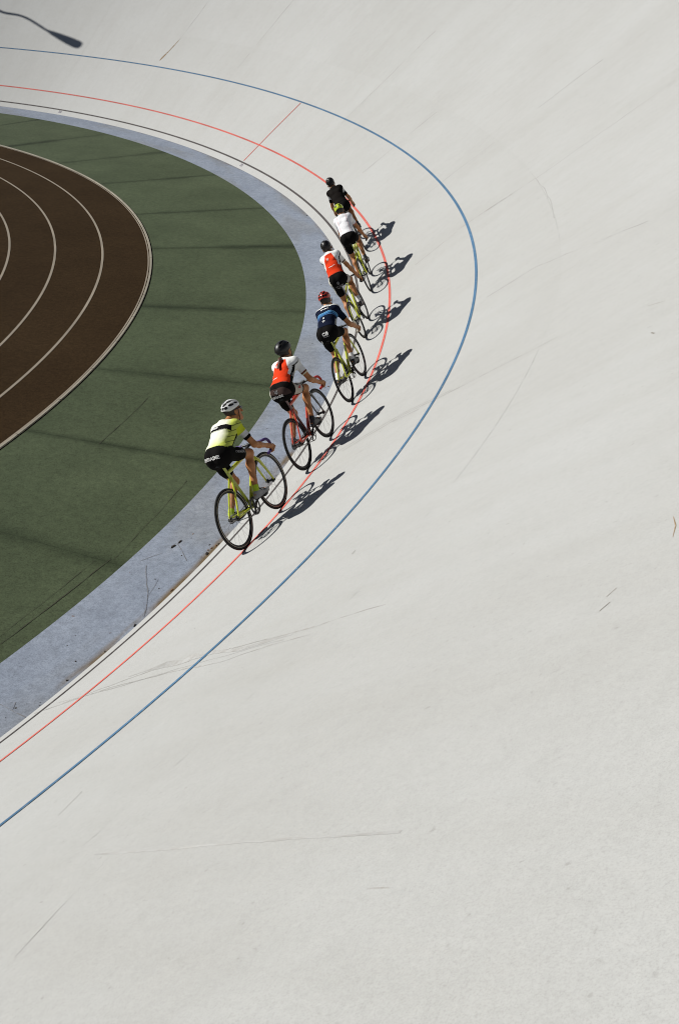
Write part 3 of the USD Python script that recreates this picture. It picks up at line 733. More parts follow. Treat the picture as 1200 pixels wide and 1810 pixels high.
def ik(a, b, l1, l2, pole):
    a, b = np.asarray(a, float), np.asarray(b, float)
    v = b - a
    dist = min(np.linalg.norm(v), (l1 + l2) * 0.995)
    v = v / np.linalg.norm(v)
    x = (l1 * l1 - l2 * l2 + dist * dist) / (2 * dist)
    h = math.sqrt(max(l1 * l1 - x * x, 0))
    p = np.asarray(pole, float)
    p = p - v * (p @ v)
    return a + v * x + unit(p) * h


def skel(dz=0.0, dx=0.0, yaw=0.0, pitch=-8.0, roll=0.0, crank=15.0, thin=1.0, sh=0.122, head=(0.145, 0, 0.075), hz=0.0):
    K = {}
    K['A'] = np.array([0.195, 0, 1.035 + hz])
    K['C7'] = np.array([0.635 + dx, 0, 1.215 + dz])
    K['L'] = np.linalg.norm(K['C7'] - K['A'])
    K['e1'] = (K['C7'] - K['A']) / K['L']
    K['e2'] = np.array([-K['e1'][2], 0, K['e1'][0]])
    for s_, sg in (('l', 1), ('r', -1)):
        K['sh' + s_] = K['C7'] + [0.02, sg * sh, -0.068]
        K['hand' + s_] = np.array([0.945, sg * 0.203, 0.715])
        K['wr' + s_] = K['hand' + s_] + [-0.06, sg * 0.008, 0.045]
        K['el' + s_] = ik(K['sh' + s_], K['wr' + s_], 0.29, 0.265, (-0.55, sg * 0.3, -0.5))
        K['hip' + s_] = np.array([0.262, sg * 0.074, 0.962 + hz])
        c = math.radians(crank) + (0 if sg < 0 else math.pi)
        pedal = BB + [0.168 * math.cos(c), sg * 0.11, 0.168 * math.sin(c)]
        K['ped' + s_] = pedal
        K['an' + s_] = pedal + [-0.105, -sg * 0.005, 0.105]
        K['kn' + s_] = ik(K['hip' + s_], K['an' + s_], 0.43, 0.42, (1, sg * 0.03, 0.3))
    y, p, r = math.radians(yaw), math.radians(pitch), math.radians(roll)
    f = np.array([math.cos(y) * math.cos(p), math.sin(y) * math.cos(p), math.sin(p)])
    l = unit(np.cross([0, 0, 1], f))
    u = np.cross(f, l)
    l, u = math.cos(r) * l + math.sin(r) * u, math.cos(r) * u - math.sin(r) * l
    K['H'] = np.stack([f, l, u], 1)
    K['hs'] = 0.93
    K['hc'] = K['C7'] + np.array(head)
    K['th'] = thin
    return K


def torso(F, K, g, k=0.045):
    A, C7, e2, th = K['A'], K['C7'], K['e2'], K['th']
    at = lambda t, o, y: A + (C7 - A) * t + e2 * o + np.array([0, y, 0])
    hx, hz_ = K['hipl'][0], K['hipl'][2]
    for sg in (1, -1):
        F.cone([hx - 0.015, sg * 0.055, hz_ - 0.005], 0.09, [hx + 0.02, sg * 0.042, hz_ + 0.04], 0.086, k, g)
        F.ell([hx - 0.055, sg * 0.053, hz_ - 0.005], (0.083, 0.074, 0.106), k, g)
        F.cone([hx - 0.01, sg * 0.046, hz_ + 0.03], 0.085, at(0.5, -0.062, sg * 0.038 * th), 0.08 * th, k, g)
        F.cone(at(0.45, -0.06, sg * 0.038 * th), 0.08 * th, at(0.82, -0.075, sg * 0.06 * th), 0.087 * th, k, g)
        F.ell(at(0.8, -0.026, sg * 0.066), (0.09, 0.05, 0.044), 0.04, g)         # shoulder blade
        F.cone(C7 + [-0.015, sg * 0.03, -0.032], 0.047, K['sh' + ('l' if sg > 0 else 'r')] + [0, -sg * 0.018, 0.005], 0.052, k, g)
    F.cone(K['shl'] + [-0.01, 0, 0], 0.054, K['shr'] + [-0.01, 0, 0], 0.054, k, g)
    F.cone(at(0.15, -0.055, 0), 0.064, at(0.75, -0.04, 0), 0.064, k, g)


def rider_body(K):
    F = Field((-0.12, -0.42, 0.08), (1.1, 0.42, 1.62), 0.0058)
    torso(F, K, -0.008)
    for s_, sg in (('l', 1), ('r', -1)):
        sh, el, wr, hp, kn, an = (K[q + s_] for q in ('sh', 'el', 'wr', 'hip', 'kn', 'an'))
        F.ell(sh, (0.048, 0.048, 0.048), 0.03)
        F.cone(sh, 0.043, el, 0.034, 0.025)
        mid = el + (wr - el) * 0.35
        F.cone(el, 0.033, mid, 0.035, 0.025)
        F.cone(mid, 0.034, wr, 0.023, 0.025)
        h = K['hand' + s_]                                   # palm on the bar, fingers curled round it, thumb on the inner side
        F.cone(wr, 0.026, h + [-0.018, sg * 0.012, 0.024], 0.03, 0.02)
        F.cone(h + [-0.03, sg * 0.014, 0.026], 0.024, h + [0.012, sg * 0.016, 0.014], 0.022, 0.012)
        bar = np.array([-0.93, 0, -0.37])
        for q in range(4):
            o = h + np.array([0.034, 0, 0.012]) + np.array([-0.021, 0, -0.0085]) * q
            F.cone(o + [0, sg * 0.024, 0.006], 0.0105, o + [0.004, sg * 0.034, -0.022], 0.0098, 0.006)
            F.cone(o + [0.004, sg * 0.034, -0.022], 0.0098, o + [0.002, sg * 0.012, -0.036 + 0.002 * q], 0.009, 0.006)
            F.cone(o + [0.002, sg * 0.012, -0.036 + 0.002 * q], 0.009, o + [0, -sg * 0.01, -0.03], 0.0085, 0.006)
        F.cone(h + [-0.012, -sg * 0.004, 0.03], 0.013, h + [0.02, -sg * 0.018, 0.014], 0.0115, 0.01)
        F.cone(h + [0.02, -sg * 0.018, 0.014], 0.0115, h + [0.036, -sg * 0.02, -0.004], 0.0095, 0.008)
        F.cone(hp + [0.0, 0, 0.0], 0.078, hp + (kn - hp) * 0.5, 0.063, 0.04)
        F.cone(hp + (kn - hp) * 0.5, 0.063, kn, 0.046, 0.03)
        F.ell(kn + unit(kn - hp) * 0.004, (0.047, 0.043, 0.047), 0.02)
        sk = an - kn
        bk = unit(np.cross(sk, [0, 1, 0])) * -1
        if bk[0] > 0:
            bk = -bk
        F.cone(kn, 0.042, kn + sk * 0.32 + bk * 0.018, 0.046, 0.03)
        F.cone(kn + sk * 0.32 + bk * 0.018, 0.046, kn + sk * 0.72 + bk * 0.006, 0.031, 0.03)
        F.cone(kn + sk * 0.7, 0.031, an, 0.029, 0.02)
        F.cone(an + [-0.035, 0, -0.045], 0.03, K['ped' + s_] + [0.06, 0, 0.035], 0.028, 0.03)
    H, hc = K['H'], K['hc']
    W = lambda p: hc + H @ np.asarray(p, float)
    F.cone(K['C7'] + [-0.005, 0, -0.045], 0.052, W((-0.02, 0, -0.07)), 0.05, 0.035)
    F.ell(W((-0.008, 0, 0.018)), (0.087, 0.069, 0.088), 0.02, 0, H)
    F.ell(W((0.03, 0, -0.042)), (0.057, 0.054, 0.074), 0.03, 0, H)
    F.cone(W((0.02, 0.03, -0.085)), 0.03, W((0.068, 0, -0.112)), 0.024, 0.02)
    F.cone(W((0.02, -0.03, -0.085)), 0.03, W((0.068, 0, -0.112)), 0.024, 0.02)
    F.cone(W((0.088, 0, -0.012)), 0.009, W((0.112, 0, -0.05)), 0.013, 0.012)
    F.cone(W((0.083, 0.016, -0.083)), 0.008, W((0.083, -0.016, -0.083)), 0.008, 0.008)
    for sg in (1, -1):
        F.ell(W((-0.004, sg * 0.072, -0.022)), (0.019, 0.009, 0.029), 0.008, 0, H)
        F.cone(W((0.078, sg * 0.018, 0.006)), 0.012, W((0.066, sg * 0.046, 0.004)), 0.012, 0.012)
    return F.mesh()


def jersey_mesh(K):
    F = Field((-0.02, -0.32, 0.82), (0.95, 0.32, 1.56), 0.005)
    torso(F, K, 0.008)
    F.cone(K['C7'] + [-0.005, 0, -0.045], 0.06, K['C7'] + [0.035, 0, 0.0], 0.057, 0.03)
    F.clip(K['A'] + K['e1'] * 0.055 - K['e2'] * 0.0, -(K['e1'] * 0.985 + K['e2'] * 0.17))      # hem over the hips
    F.clip(K['C7'] + [0.022, 0, 0.012], unit([0.75, 0, 0.66]))                                    # collar
    for s_ in 'lr':
        sh, el = K['sh' + s_], K['el' + s_]
        ax = unit(el - sh)
        F.cone(sh, 0.05, sh + (el - sh) * 0.8, 0.042, 0.035, 0.0, [(sh + (el - sh) * 0.68, ax)])
    return F.mesh(1)


def shorts_mesh(K):
    F = Field((-0.05, -0.3, 0.62), (0.75, 0.3, 1.3), 0.0062)
    torso(F, K, 0.0035)
    F.clip(K['A'] + K['e1'] * 0.16, K['e1'])
    for s_ in 'lr':
        hp, kn = K['hip' + s_], K['kn' + s_]
        ax = unit(kn - hp)
        c = [(hp + (kn - hp) * 0.7, ax)]
        F.cone(hp, 0.083, hp + (kn - hp) * 0.5, 0.0685, 0.045, 0.0, c)
        F.cone(hp + (kn - hp) * 0.5, 0.0685, hp + (kn - hp) * 0.9, 0.056, 0.03, 0.0, c)
    return F.mesh(1)


def wrinkle(V, N, amp, scale, seed):
    return V + N * ((meshkit.fbm(V * scale, 3, seed) - 0.5) * amp)[:, None]


def normals(V, F):
    n = np.zeros_like(V)
    c = np.cross(V[F[:, 1]] - V[F[:, 0]], V[F[:, 2]] - V[F[:, 0]])
    for k in range(3):
        np.add.at(n, F[:, k], c)
    return n / (np.linalg.norm(n, axis=1, keepdims=True) + 1e-12)


def ellipsoid(r, sub=4):
    m = trimesh.creation.icosphere(sub)
    m.apply_scale(r)
    return m3.Manifold(m3.Mesh(np.asarray(m.vertices, np.float32), np.asarray(m.faces, np.uint32)))


def helmet(K, parent, mat, vents, size=1.0):
    H, hc = K['H'], K['hc']
    T = np.eye(4)
    T[:3, :3], T[:3, 3] = H * 0.86 * size, hc + H @ np.array([-0.008, 0, 0.03])
    cut = m3.Manifold.cube((0.6, 0.6, 0.6), True).rotate((0, -9, 0)).translate((0, 0, -0.305 - 0.012))
    front = m3.Manifold.cube((0.2, 0.6, 0.2), True).translate((0.215, 0, -0.075))
    shell = (ellipsoid((0.142, 0.105, 0.116)) - ellipsoid((0.124, 0.09, 0.1))) - cut - front
    rearcut = m3.Manifold.cube((0.3, 0.6, 0.3), True).rotate((0, 20, 0)).translate((-0.06, 0, -0.187))
    shell = shell - rearcut
    for (x, y, z, rx, ry, rz_) in vents:
        for sg in ((1, -1) if y else (1,)):
            v = ellipsoid((rx, ry, 0.07), 2).rotate((0, 0, sg * rz_))
            d_ = np.array([x, sg * y, z])
            az, el = math.degrees(math.atan2(d_[1], d_[0])), math.degrees(math.atan2(d_[2], math.hypot(d_[0], d_[1])))
            # the vent's long axis follows the shell fore and aft
            t = np.array([1.0, 0, 0]) - d_ * d_[0] / (d_ @ d_)
            t = unit(t) if np.linalg.norm(t) > 0.2 else np.array([0, 0, 1.0])
            t = math.cos(math.radians(sg * rz_)) * t + math.sin(math.radians(sg * rz_)) * np.cross(unit(d_), t)
            nn_ = unit(d_)
            yy = np.cross(nn_, t)
            A4 = np.concatenate([np.stack([t, yy, nn_], 1), d_[:, None]], 1)
            shell = shell - ellipsoid((rx * 1.3, ry * 1.6, 0.04), 2).transform(A4)
    hs = obj('helmet', trimesh.Trimesh(*meshkit.arrays(shell)[:2], process=False).apply_transform(T), mat, parent, smooth=40)
    lin = (ellipsoid((0.127, 0.096, 0.103), 3) - ellipsoid((0.112, 0.084, 0.09), 3)) - cut.translate((0, 0, -0.012)) - front
    obj('helmet_liner', trimesh.Trimesh(*meshkit.arrays(lin)[:2], process=False).apply_transform(T), 'helmet_liner', hs, smooth=40)
    for sg in (1, -1):
        q = [hc + H @ np.array(p) for p in ((0.03, sg * 0.087, 0.0), (0.022, sg * 0.078, -0.06), (0.03, sg * 0.045, -0.118), (0.034, 0, -0.135))]
        obj('strap', tube(q, 0.0045, 6), 'helmet_liner', hs, smooth=True)
    return hs


VENT_RACE = [(0.05, 0.0, 0.105, 0.048, 0.012, 0), (-0.055, 0.0, 0.1, 0.04, 0.012, 0), (0.06, 0.042, 0.085, 0.042, 0.011, -8), (-0.02, 0.05, 0.09, 0.036, 0.014, 4), (-0.085, 0.035, 0.07, 0.03, 0.014, 14),
             (0.065, 0.075, 0.05, 0.034, 0.01, -6), (-0.02, 0.088, 0.05, 0.034, 0.012, 4), (-0.1, 0.06, 0.03, 0.022, 0.013, 20), (-0.125, 0.022, 0.03, 0.018, 0.012, 10)]
VENT_ROUND = [(-0.095, 0.045, 0.055, 0.024, 0.022, 0), (-0.02, 0.055, 0.085, 0.03, 0.018, 0), (0.07, 0.05, 0.075, 0.03, 0.016, 0), (0.05, 0.0, 0.105, 0.04, 0.012, 0), (-0.05, 0.0, 0.1, 0.03, 0.011, 0)]
VENT_FEW = [(0.06, 0.03, 0.09, 0.04, 0.009, 0), (-0.03, 0.04, 0.1, 0.04, 0.009, 0), (-0.09, 0.045, 0.06, 0.022, 0.009, 8), (0.03, 0.085, 0.055, 0.03, 0.008, 0)]


def shoe(K, s_, parent, mat, sock, sock_top):
    an, pd = K['an' + s_], K['ped' + s_]
    F = Field(np.minimum(an, pd) - 0.14, np.maximum(an, pd) + 0.18, 0.005)
    heel, ball, toe = an + [-0.036, 0, -0.055], pd + [0.035, 0, 0.035], pd + [0.1, 0, 0.03]
    F.cone(heel, 0.034, ball, 0.036, 0.02)
    F.cone(ball, 0.036, toe, 0.026, 0.02)
    F.cone(an + [-0.012, 0, -0.02], 0.036, (an + ball) / 2 + [0, 0, 0.006], 0.036, 0.02)
    F.clip(an + [0.0, 0, -0.004], (0.25, 0, 0.97))
    ax = unit(toe - heel)
    dn = np.array([ax[2], 0, -ax[0]])
    F.clip(heel + dn * 0.026, dn)
    sh = obj('shoe', F.mesh(1), mat, parent, smooth=True)
    pts = np.array([heel + dn * 0.027 + ax * -0.02, heel + dn * 0.027 + ax * 0.06, ball + dn * 0.029, toe + dn * 0.022])
    obj('sole', tube(pts, [0.026, 0.028, 0.036, 0.024], 12, flat=(0.24, 1.0)), 'sole_black', sh, smooth=40)
    for q in (0.35, 0.55, 0.75):
        c_ = an + (pd + [0.05, 0, 0.06] - an) * q + [0.0, 0, -0.01 + 0.012 * (1 - q)]
        st = tube([c_ + [0, -0.036, -0.016], c_ + [0, -0.02, 0.012 + 0.004], c_ + [0, 0.02, 0.016], c_ + [0, 0.036, -0.016]], 0.006, 8)
        obj('shoe_strap', st, 'sole_black' if mat == 'shoe_silver' else 'sock_black', sh, smooth=True)
    kn = K['kn' + s_]
    ax2 = kn - an
    obj('sock', tube([an + [-0.012, 0, -0.025], an + ax2 * 0.03, an + ax2 * sock_top * 0.5, an + ax2 * sock_top], [0.035, 0.0325, 0.0335, 0.0345], 20), sock, parent, smooth=40)


def lay_on(V, N, mesh, origin, ux, uy, lift=0.003, reach=0.25):
    """Wraps flat lettering (x along ux, y along uy) onto the cloth below it, seen against ux x uy."""
    nn_ = unit(np.cross(ux, uy))
    sel = (N @ nn_ > 0.05) & (np.linalg.norm(V - origin, axis=1) < reach)
    v, n_ = V[sel], N[sel]
    tr = cKDTree(np.stack([(v - origin) @ ux, (v - origin) @ uy], 1))
    m = mesh.copy()
    while max(np.linalg.norm(m.vertices[m.edges_unique[:, 0]] - m.vertices[m.edges_unique[:, 1]], axis=1).max(), 0) > 0.012:
        vv, ff = trimesh.remesh.subdivide_to_size(m.vertices, m.faces, 0.011)
        m = trimesh.Trimesh(vv, ff, process=False)
        break
    q = np.array(m.vertices)
    dist, j = tr.query(q[:, :2], k=6)
    w = 1 / (dist + 0.002) ** 2
    w /= w.sum(1, keepdims=True)
    hgt = (((v - origin) @ nn_)[j] * w).sum(1)
    P = origin + q[:, :1] * ux + q[:, 1:2] * uy + (hgt + lift + np.clip(q[:, 2], 0, 0.001))[:, None] * nn_
    return trimesh.Trimesh(P, m.faces, process=False)


def flat(poly_pts, depth=0.0008):
    from shapely.geometry import Polygon
    return trimesh.creation.extrude_polygon(Polygon(poly_pts), depth, engine='earcut')


def trident(h):
    """A small shield with a three-pronged mark."""
    from shapely.geometry import Polygon, box
    from shapely.ops import unary_union
    g = unary_union([box(-0.06, -0.5, 0.06, 0.5), box(-0.4, -0.2, -0.28, 0.5), box(0.28, -0.2, 0.4, 0.5), box(-0.4, -0.3, 0.4, -0.18), Polygon([(-0.2, -0.2), (0.2, -0.2), (0, -0.62)])])
    m = trimesh.creation.extrude_polygon(g, 0.001, engine='earcut')
    m.apply_scale((h, h, 1))
    return m


def bars(rows):
    return TRI([trimesh.creation.box((w, h, 0.001), transform=trimesh.transformations.translation_matrix((x, y, 0.0005))) for x, y, w, h in rows])


def person(label, pose, K, jersey, shorts, hel, shoes, seed, extra=None, tone=(0.36, 0.155, 0.062)):
    p = empty('person', None, pose)
    tag(p, label, 'person', 'cyclists riding in a line round the bend')
    V, F = rider_body(K)
    N = normals(V, F)
    red = np.clip(1 - np.linalg.norm(V - K['hc'] - K['H'] @ np.array([0.06, 0, -0.05]), axis=1) / 0.09, 0, 1)
    sk = np.array(tone) * (0.92 + 0.16 * meshkit.fbm(V * 30, 3, seed))[:, None] * (1 - red[:, None] * np.array([0.0, 0.18, 0.2]))
    lips = np.linalg.norm((V - K['hc'] - K['H'] @ np.array([0.09, 0, -0.083])) / [0.02, 0.022, 0.01], axis=1) < 1
    sk[lips] *= (0.8, 0.5, 0.5)
    body = obj('body', (V, F), 'skin', p, smooth=True, paint=sk)
    for sg in (1, -1):
        e = trimesh.creation.icosphere(2, 0.0115)
        e.apply_translation(K['hc'] + K['H'] @ np.array([0.072, sg * 0.031, -0.008]))
        obj('eye', e, 'eye', p, smooth=True)
    V, F = jersey_mesh(K)
    N = normals(V, F)
    V = wrinkle(V, N, 0.007, np.array([14, 9, 24]), seed)
    N = normals(V, F)
    u, v, w = (V - K['A']) @ K['e1'] / K['L'], V[:, 1], (V - K['A']) @ K['e2']
    dors = N @ K['e2']
    arm = np.full(len(V), -1.0)
    for s_, sg in (('l', 1), ('r', -1)):
        sh, el = K['sh' + s_], K['el' + s_]
        t = (V - sh) @ (el - sh) / ((el - sh) @ (el - sh))
        rad = np.linalg.norm(V - sh - t[:, None] * (el - sh), axis=1)
        on = (t > 0.1) & (rad < 0.085) & (sg * v > 0.1)
        arm[on] = t[on]
    jp = obj('jersey', (V, F), 'cloth', p, smooth=True, paint=jersey(u, v, w, dors, arm, V))
    for mesh, o, mt in (extra or {}).get('jersey', []):
        org = K['A'] + K['e1'] * K['L'] * o[0] + np.array([0, o[1], 0])
        obj('print', lay_on(V, N, mesh, org, np.array([0, -1.0, 0]), K['e1']), mt, jp, smooth=False)
    for mesh, o, mt in (extra or {}).get('side', []):
        org = K['A'] + K['e1'] * K['L'] * o[0] + K['e2'] * o[1] + np.array([0, -0.05, 0])
        obj('print', lay_on(V, N, mesh, org, K['e1'], K['e2']), mt, jp, smooth=False)
    V, F = shorts_mesh(K)
    N = normals(V, F)
    V = wrinkle(V, N, 0.004, np.array([22, 22, 22]), seed + 9)
    N = normals(V, F)
    thigh = np.full(len(V), -1.0)
    for s_ in 'lr':
        hp, kn = K['hip' + s_], K['kn' + s_]
        t = (V - hp) @ (kn - hp) / ((kn - hp) @ (kn - hp))
        on = (V[:, 1] * (1 if s_ == 'l' else -1) > 0) & (t > 0.12)
        thigh[on] = t[on]
    sp = obj('shorts', (V, F), 'cloth', p, smooth=True, paint=shorts(V, N, thigh))
    back_up = unit([0.42, 0, 0.91])
    for mesh, o, mt in (extra or {}).get('shorts', []):
        obj('lettering', lay_on(V, N, mesh, np.array([0.04, o[0], o[1]]), np.array([0, -1.0, 0]), back_up), mt, sp, smooth=False)
    for mesh, o, mt in (extra or {}).get('thigh', []):
        hp, kn = K['hipr'], K['knr']
        ax = unit(kn - hp)
        obj('lettering', lay_on(V, N, mesh, hp + (kn - hp) * o[0] + np.array([0, -0.06, 0]) + np.array([0, 0, o[1]]), ax, unit(np.cross([0, -1.0, 0], ax))), mt, sp, smooth=False)
    helmet(K, p, *hel)
    hair = (ellipsoid((0.095, 0.076, 0.097), 3) - m3.Manifold.cube((0.3, 0.4, 0.4), True).translate((0.165, 0, -0.05)) - m3.Manifold.cube((0.4, 0.4, 0.2), True).translate((0, 0, -0.175)))
    T = np.eye(4)
    T[:3, :3], T[:3, 3] = K['H'], K['hc'] + K['H'] @ np.array([-0.006, 0, 0.012])
    hair = trimesh.Trimesh(*meshkit.arrays(hair)[:2], process=False)
    obj('hair', hair.apply_transform(T), 'hair_dark', p, smooth=40)
    for s_ in 'lr':
        shoe(K, s_, p, *shoes)
    return p, K


def col(*c):
    return np.array(c, float)


def blend(a, b, t):
    t = np.clip(t, 0, 1)[:, None]
    return a * (1 - t) + b * t


LIME, WHITE, BLACK, ORANGE, NAVY = col(0.46, 0.52, 0.03), col(0.68, 0.68, 0.66), col(0.006, 0.0055, 0.005), col(0.6, 0.042, 0.011), col(0.006, 0.009, 0.022)


def jersey_lime(u, v, w, dors, arm, V):
    pale = WHITE * col(1.0, 1.0, 0.86)
    lime = col(0.5, 0.56, 0.1)
    c = np.tile(pale, (len(V), 1))
    c = blend(c, np.tile(lime, (len(V), 1)), np.clip((0.42 - u) * 2.6, 0, 0.9) * np.clip(0.9 - v * 9, 0.1, 1) + np.clip((-v - 0.07) * 16, 0, 1))
    bnd = (u > 0.66) & (u < 0.83) & (dors > 0.05) & (v > -0.1)
    c[bnd] = BLACK
    c[(u > 0.64) & (u < 0.652) & (dors > 0.05) & (v > -0.08)] = BLACK * 4
    sd_ = (v < -0.07) & (dors < 0.62) & (arm < 0)
    c[sd_] = lime * 0.9
    q = u * 0.9 + w * 2.2
    c[sd_ & (np.abs(np.sin(q * 20 + v * 12)) < 0.2)] = BLACK * 3
    c[(u > 0.67) & (u < 0.82) & (dors > 0.25) & (v > -0.135) & (arm < 0)] = BLACK
    c[(w < -0.1) & (dors < 0.1) & (arm < 0)] = BLACK
    c[(u > 0.86) & (v > -0.03) & (arm < 0)] = WHITE * col(0.98, 0.97, 0.8)
    a = arm > 0
    c[a] = LIME * 0.95
    c[a & (arm > 0.36)] = WHITE * 0.8
    c[arm > 0.555] = BLACK
    return c


def team(panel=ORANGE):
    def f(u, v, w, dors, arm, V):
        c = np.tile(WHITE, (len(V), 1))
        back = (np.abs(v) < 0.11 - 0.05 * np.clip((u - 0.6) / 0.35, 0, 1)) & (dors > 0.0) & (u < 0.93)
        c[back | ((u < 0.42) & (dors > 0.15))] = panel
        c[(u < 0.13) & (dors > 0)] = panel * col(0.85, 1.2, 1.6)
        sd_ = (dors < 0.3) & (np.abs(v) > 0.07) & (arm < 0)
        c[sd_] = WHITE * 0.85
        c[sd_ & (w > -0.13 + 0.12 * (u - 0.3)) & (w < 0.0 + 0.05 * u)] = BLACK
        c[sd_ & (u < 0.34) & (w < -0.1)] = panel * 0.5
        a = arm > 0
        c[a] = WHITE * 0.95
        c[(arm > 0.55)] = col(0.11, 0.03, 0.015)
        c[(arm > 0.625)] = WHITE * col(0.85, 0.8, 0.6)
        return c
    return f


def jersey_navy(u, v, w, dors, arm, V):
    c = np.tile(NAVY, (len(V), 1))
    t = u + v * 0.28
    c[(t > 0.56) & (t < 0.595)] = col(0.05, 0.14, 0.3)
    c[(t > 0.615) & (t < 0.66)] = col(0.06, 0.2, 0.42)
    c[(t > 0.675) & (t < 0.7)] = col(0.14, 0.34, 0.55)
    c[(t > 0.45) & (t < 0.56) & (v > 0.05)] = col(0.02, 0.035, 0.09)
    c[(u > 0.97)] = WHITE * 0.6
    c[(dors < 0.2) & (u < 0.5) & (np.abs(v) > 0.1) & (w > -0.08) & (w < -0.05)] = WHITE * 0.5
    c[arm > 0.62] = BLACK
    return c


def jersey_white(u, v, w, dors, arm, V):
    c = np.tile(col(0.7, 0.69, 0.7), (len(V), 1))
    c[(np.abs(np.abs(v) - 0.09) < 0.004) & (dors > 0.2)] = col(0.5, 0.3, 0.3)
    c[(u < 0.1)] = col(0.62, 0.58, 0.57)
    c[arm > 0.6] = col(0.42, 0.2, 0.2)
    return c


def jersey_black(u, v, w, dors, arm, V):
    c = np.tile(col(0.008, 0.0065, 0.0055), (len(V), 1))
    c[(arm > 0.05) & (arm < 0.4) & (dors < 0.75)] = WHITE * 0.7
    return c


def shorts_plain(side=None, piping=None, upper=None, leg_l=None):
    def f(V, N, thigh):
        c = np.tile(BLACK, (len(V), 1))
        if upper is not None:
            c[(thigh < 0.3) & (V[:, 0] + 0.35 * (V[:, 2] - 1.0) < 0.17) & (V[:, 2] > 0.965 + 0.25 * V[:, 1])] = upper
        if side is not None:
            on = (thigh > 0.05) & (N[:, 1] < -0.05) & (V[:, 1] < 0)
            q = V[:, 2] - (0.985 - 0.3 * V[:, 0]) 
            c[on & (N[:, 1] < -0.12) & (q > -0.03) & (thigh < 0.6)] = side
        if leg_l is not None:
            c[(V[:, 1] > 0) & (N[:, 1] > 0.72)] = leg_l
        if piping is not None:
            c[thigh > 0.675] = piping
        return c
    return f


def text(t, h):
    m = meshkit.text_mesh(t, h, 0.001, bold=True)
    m.apply_translation((-(m.bounds[0, 0] + m.bounds[1, 0]) / 2, -h / 2, 0))
    return m


def pose(sr, dr, sf, df, lean):
    a, b = surf(sr, dr), surf(sf, df)
    f = unit(b - a)
    rt_ = unit(np.cross(f, [0, 0, 1]))
    u2 = np.cross(rt_, f)
    B = u2 * math.cos(lean) - rt_ * math.sin(lean)
    return matrix(f, np.cross(B, f), B, a - B * 0.0005)


POSES = [(-1.23, 0.902, -0.289, 0.863, 0.473), (0.817, 0.726, 1.765, 0.732, 0.473), (2.892, 0.749, 3.84, 0.758, 0.474), (5.84, 0.477, 6.797, 0.468, 0.535), (8.21, 0.522, 9.162, 0.564, 0.475), (10.704, 0.616, 11.655, 0.622, 0.53)]
PM = [pose(*q) for q in POSES]
bicycle('lime track bicycle with purple bar tape, last in the line of riders', PM[0], frame2='lime_dark', tape='tape_purple', crank_deg=14, disc=True, brake=True, seed=0.0)
bicycle('red and black track bicycle with red bar tape, only red one in the line', PM[1], 'red_paint', 'dark_red', 'black_paint', 'tape_red', 18, seed=0.2)
bicycle('lime track bicycle with pale bar tape under the rider in the navy jersey', PM[2], frame2='lime_dark', tape='tape_white', crank_deg=20, seed=0.4)
bicycle('lime and black track bicycle under the rider in orange jersey and white socks', PM[3], 'lime_paint', 'black_paint', 'black_paint', 'tape_black', 38, seed=0.6, hz=0.06)
bicycle('lime track bicycle under the rider in the white jersey', PM[4], frame2='lime_dark', tape='tape_black', crank_deg=42, seed=0.8, hz=0.05)
bicycle('dark track bicycle at the head of the line, mostly hidden behind riders', PM[5], 'black_paint', 'black_paint', 'black_paint', 'tape_black', 10, seed=1.0)

ka = skel(dz=0.005, dx=-0.035, yaw=-30, pitch=-4, crank=14, head=(0.195, -0.05, 0.06))
pa, _ = person('cyclist in lime and white jersey and white helmet, last in the line', PM[0], ka, jersey_lime, shorts_plain(piping=col(0.3, 0.25, 0.18)), ('helmet_white', VENT_RACE, 0.94), ('shoe_silver', 'sock_lime', 0.14), 1,
       {'jersey': [(bars([(-0.03, 0.0, 0.014, 0.028), (-0.008, 0.002, 0.018, 0.02), (0.014, 0.0, 0.014, 0.028), (0.034, 0.003, 0.016, 0.018), (-0.052, 0.0, 0.014, 0.022)]), (0.755, 0.055), 'print_white')],
        'shorts': [(text('UKRAINE', 0.035), (0.018, 1.04), 'print_white')],
        'thigh': [(text('UKRAINE', 0.028), (0.42, 0.015), 'print_grey')]})
lens = tube([ka['hc'] + ka['H'] @ np.array(q) for q in ((0.06, 0.066, 0.0), (0.09, 0.045, -0.004), (0.099, 0.0, -0.002), (0.09, -0.045, -0.004), (0.06, -0.066, 0.0), (0.0, -0.079, 0.004))], [0.006, 0.017, 0.012, 0.017, 0.006, 0.004], 10)
obj('sunglasses', lens, 'lens_dark', pa, smooth=True)
kb = skel(dz=0.025, yaw=-12, pitch=-2, crank=18, thin=0.95, sh=0.13)
pb, _ = person('cyclist with long ponytail in orange and white jersey and black helmet', PM[1], kb, team(), shorts_plain(side=col(0.42, 0.38, 0.33), piping=BLACK, upper=col(0.05, 0.032, 0.028), leg_l=col(0.5, 0.48, 0.42)), ('helmet_black', VENT_FEW, 1.1), ('shoe_black', 'sock_black', 0.1), 2,
       {'jersey': [(trident(0.045), (0.72, 0.055), 'print_white'), (bars([(0, 0, 0.075, 0.009)]), (0.3, 0.05), 'print_white')],
        'shorts': [(text('UKRAINE', 0.026), (0.02, 0.985), 'print_white'), (trident(0.05), (0.02, 1.05), 'print_grey')],
        'side': [(text('KR', 0.035), (0.5, -0.07), 'print_grey')],
        'thigh': [(bars([(0.0, 0.02, 0.04, 0.03)]), (0.36, 0.03), 'print_dark'), (bars([(0.0, 0.0, 0.05, 0.02), (0.02, 0.02, 0.02, 0.014)]), (0.38, 0.0), 'tape_red')]})
q = kb['hc']
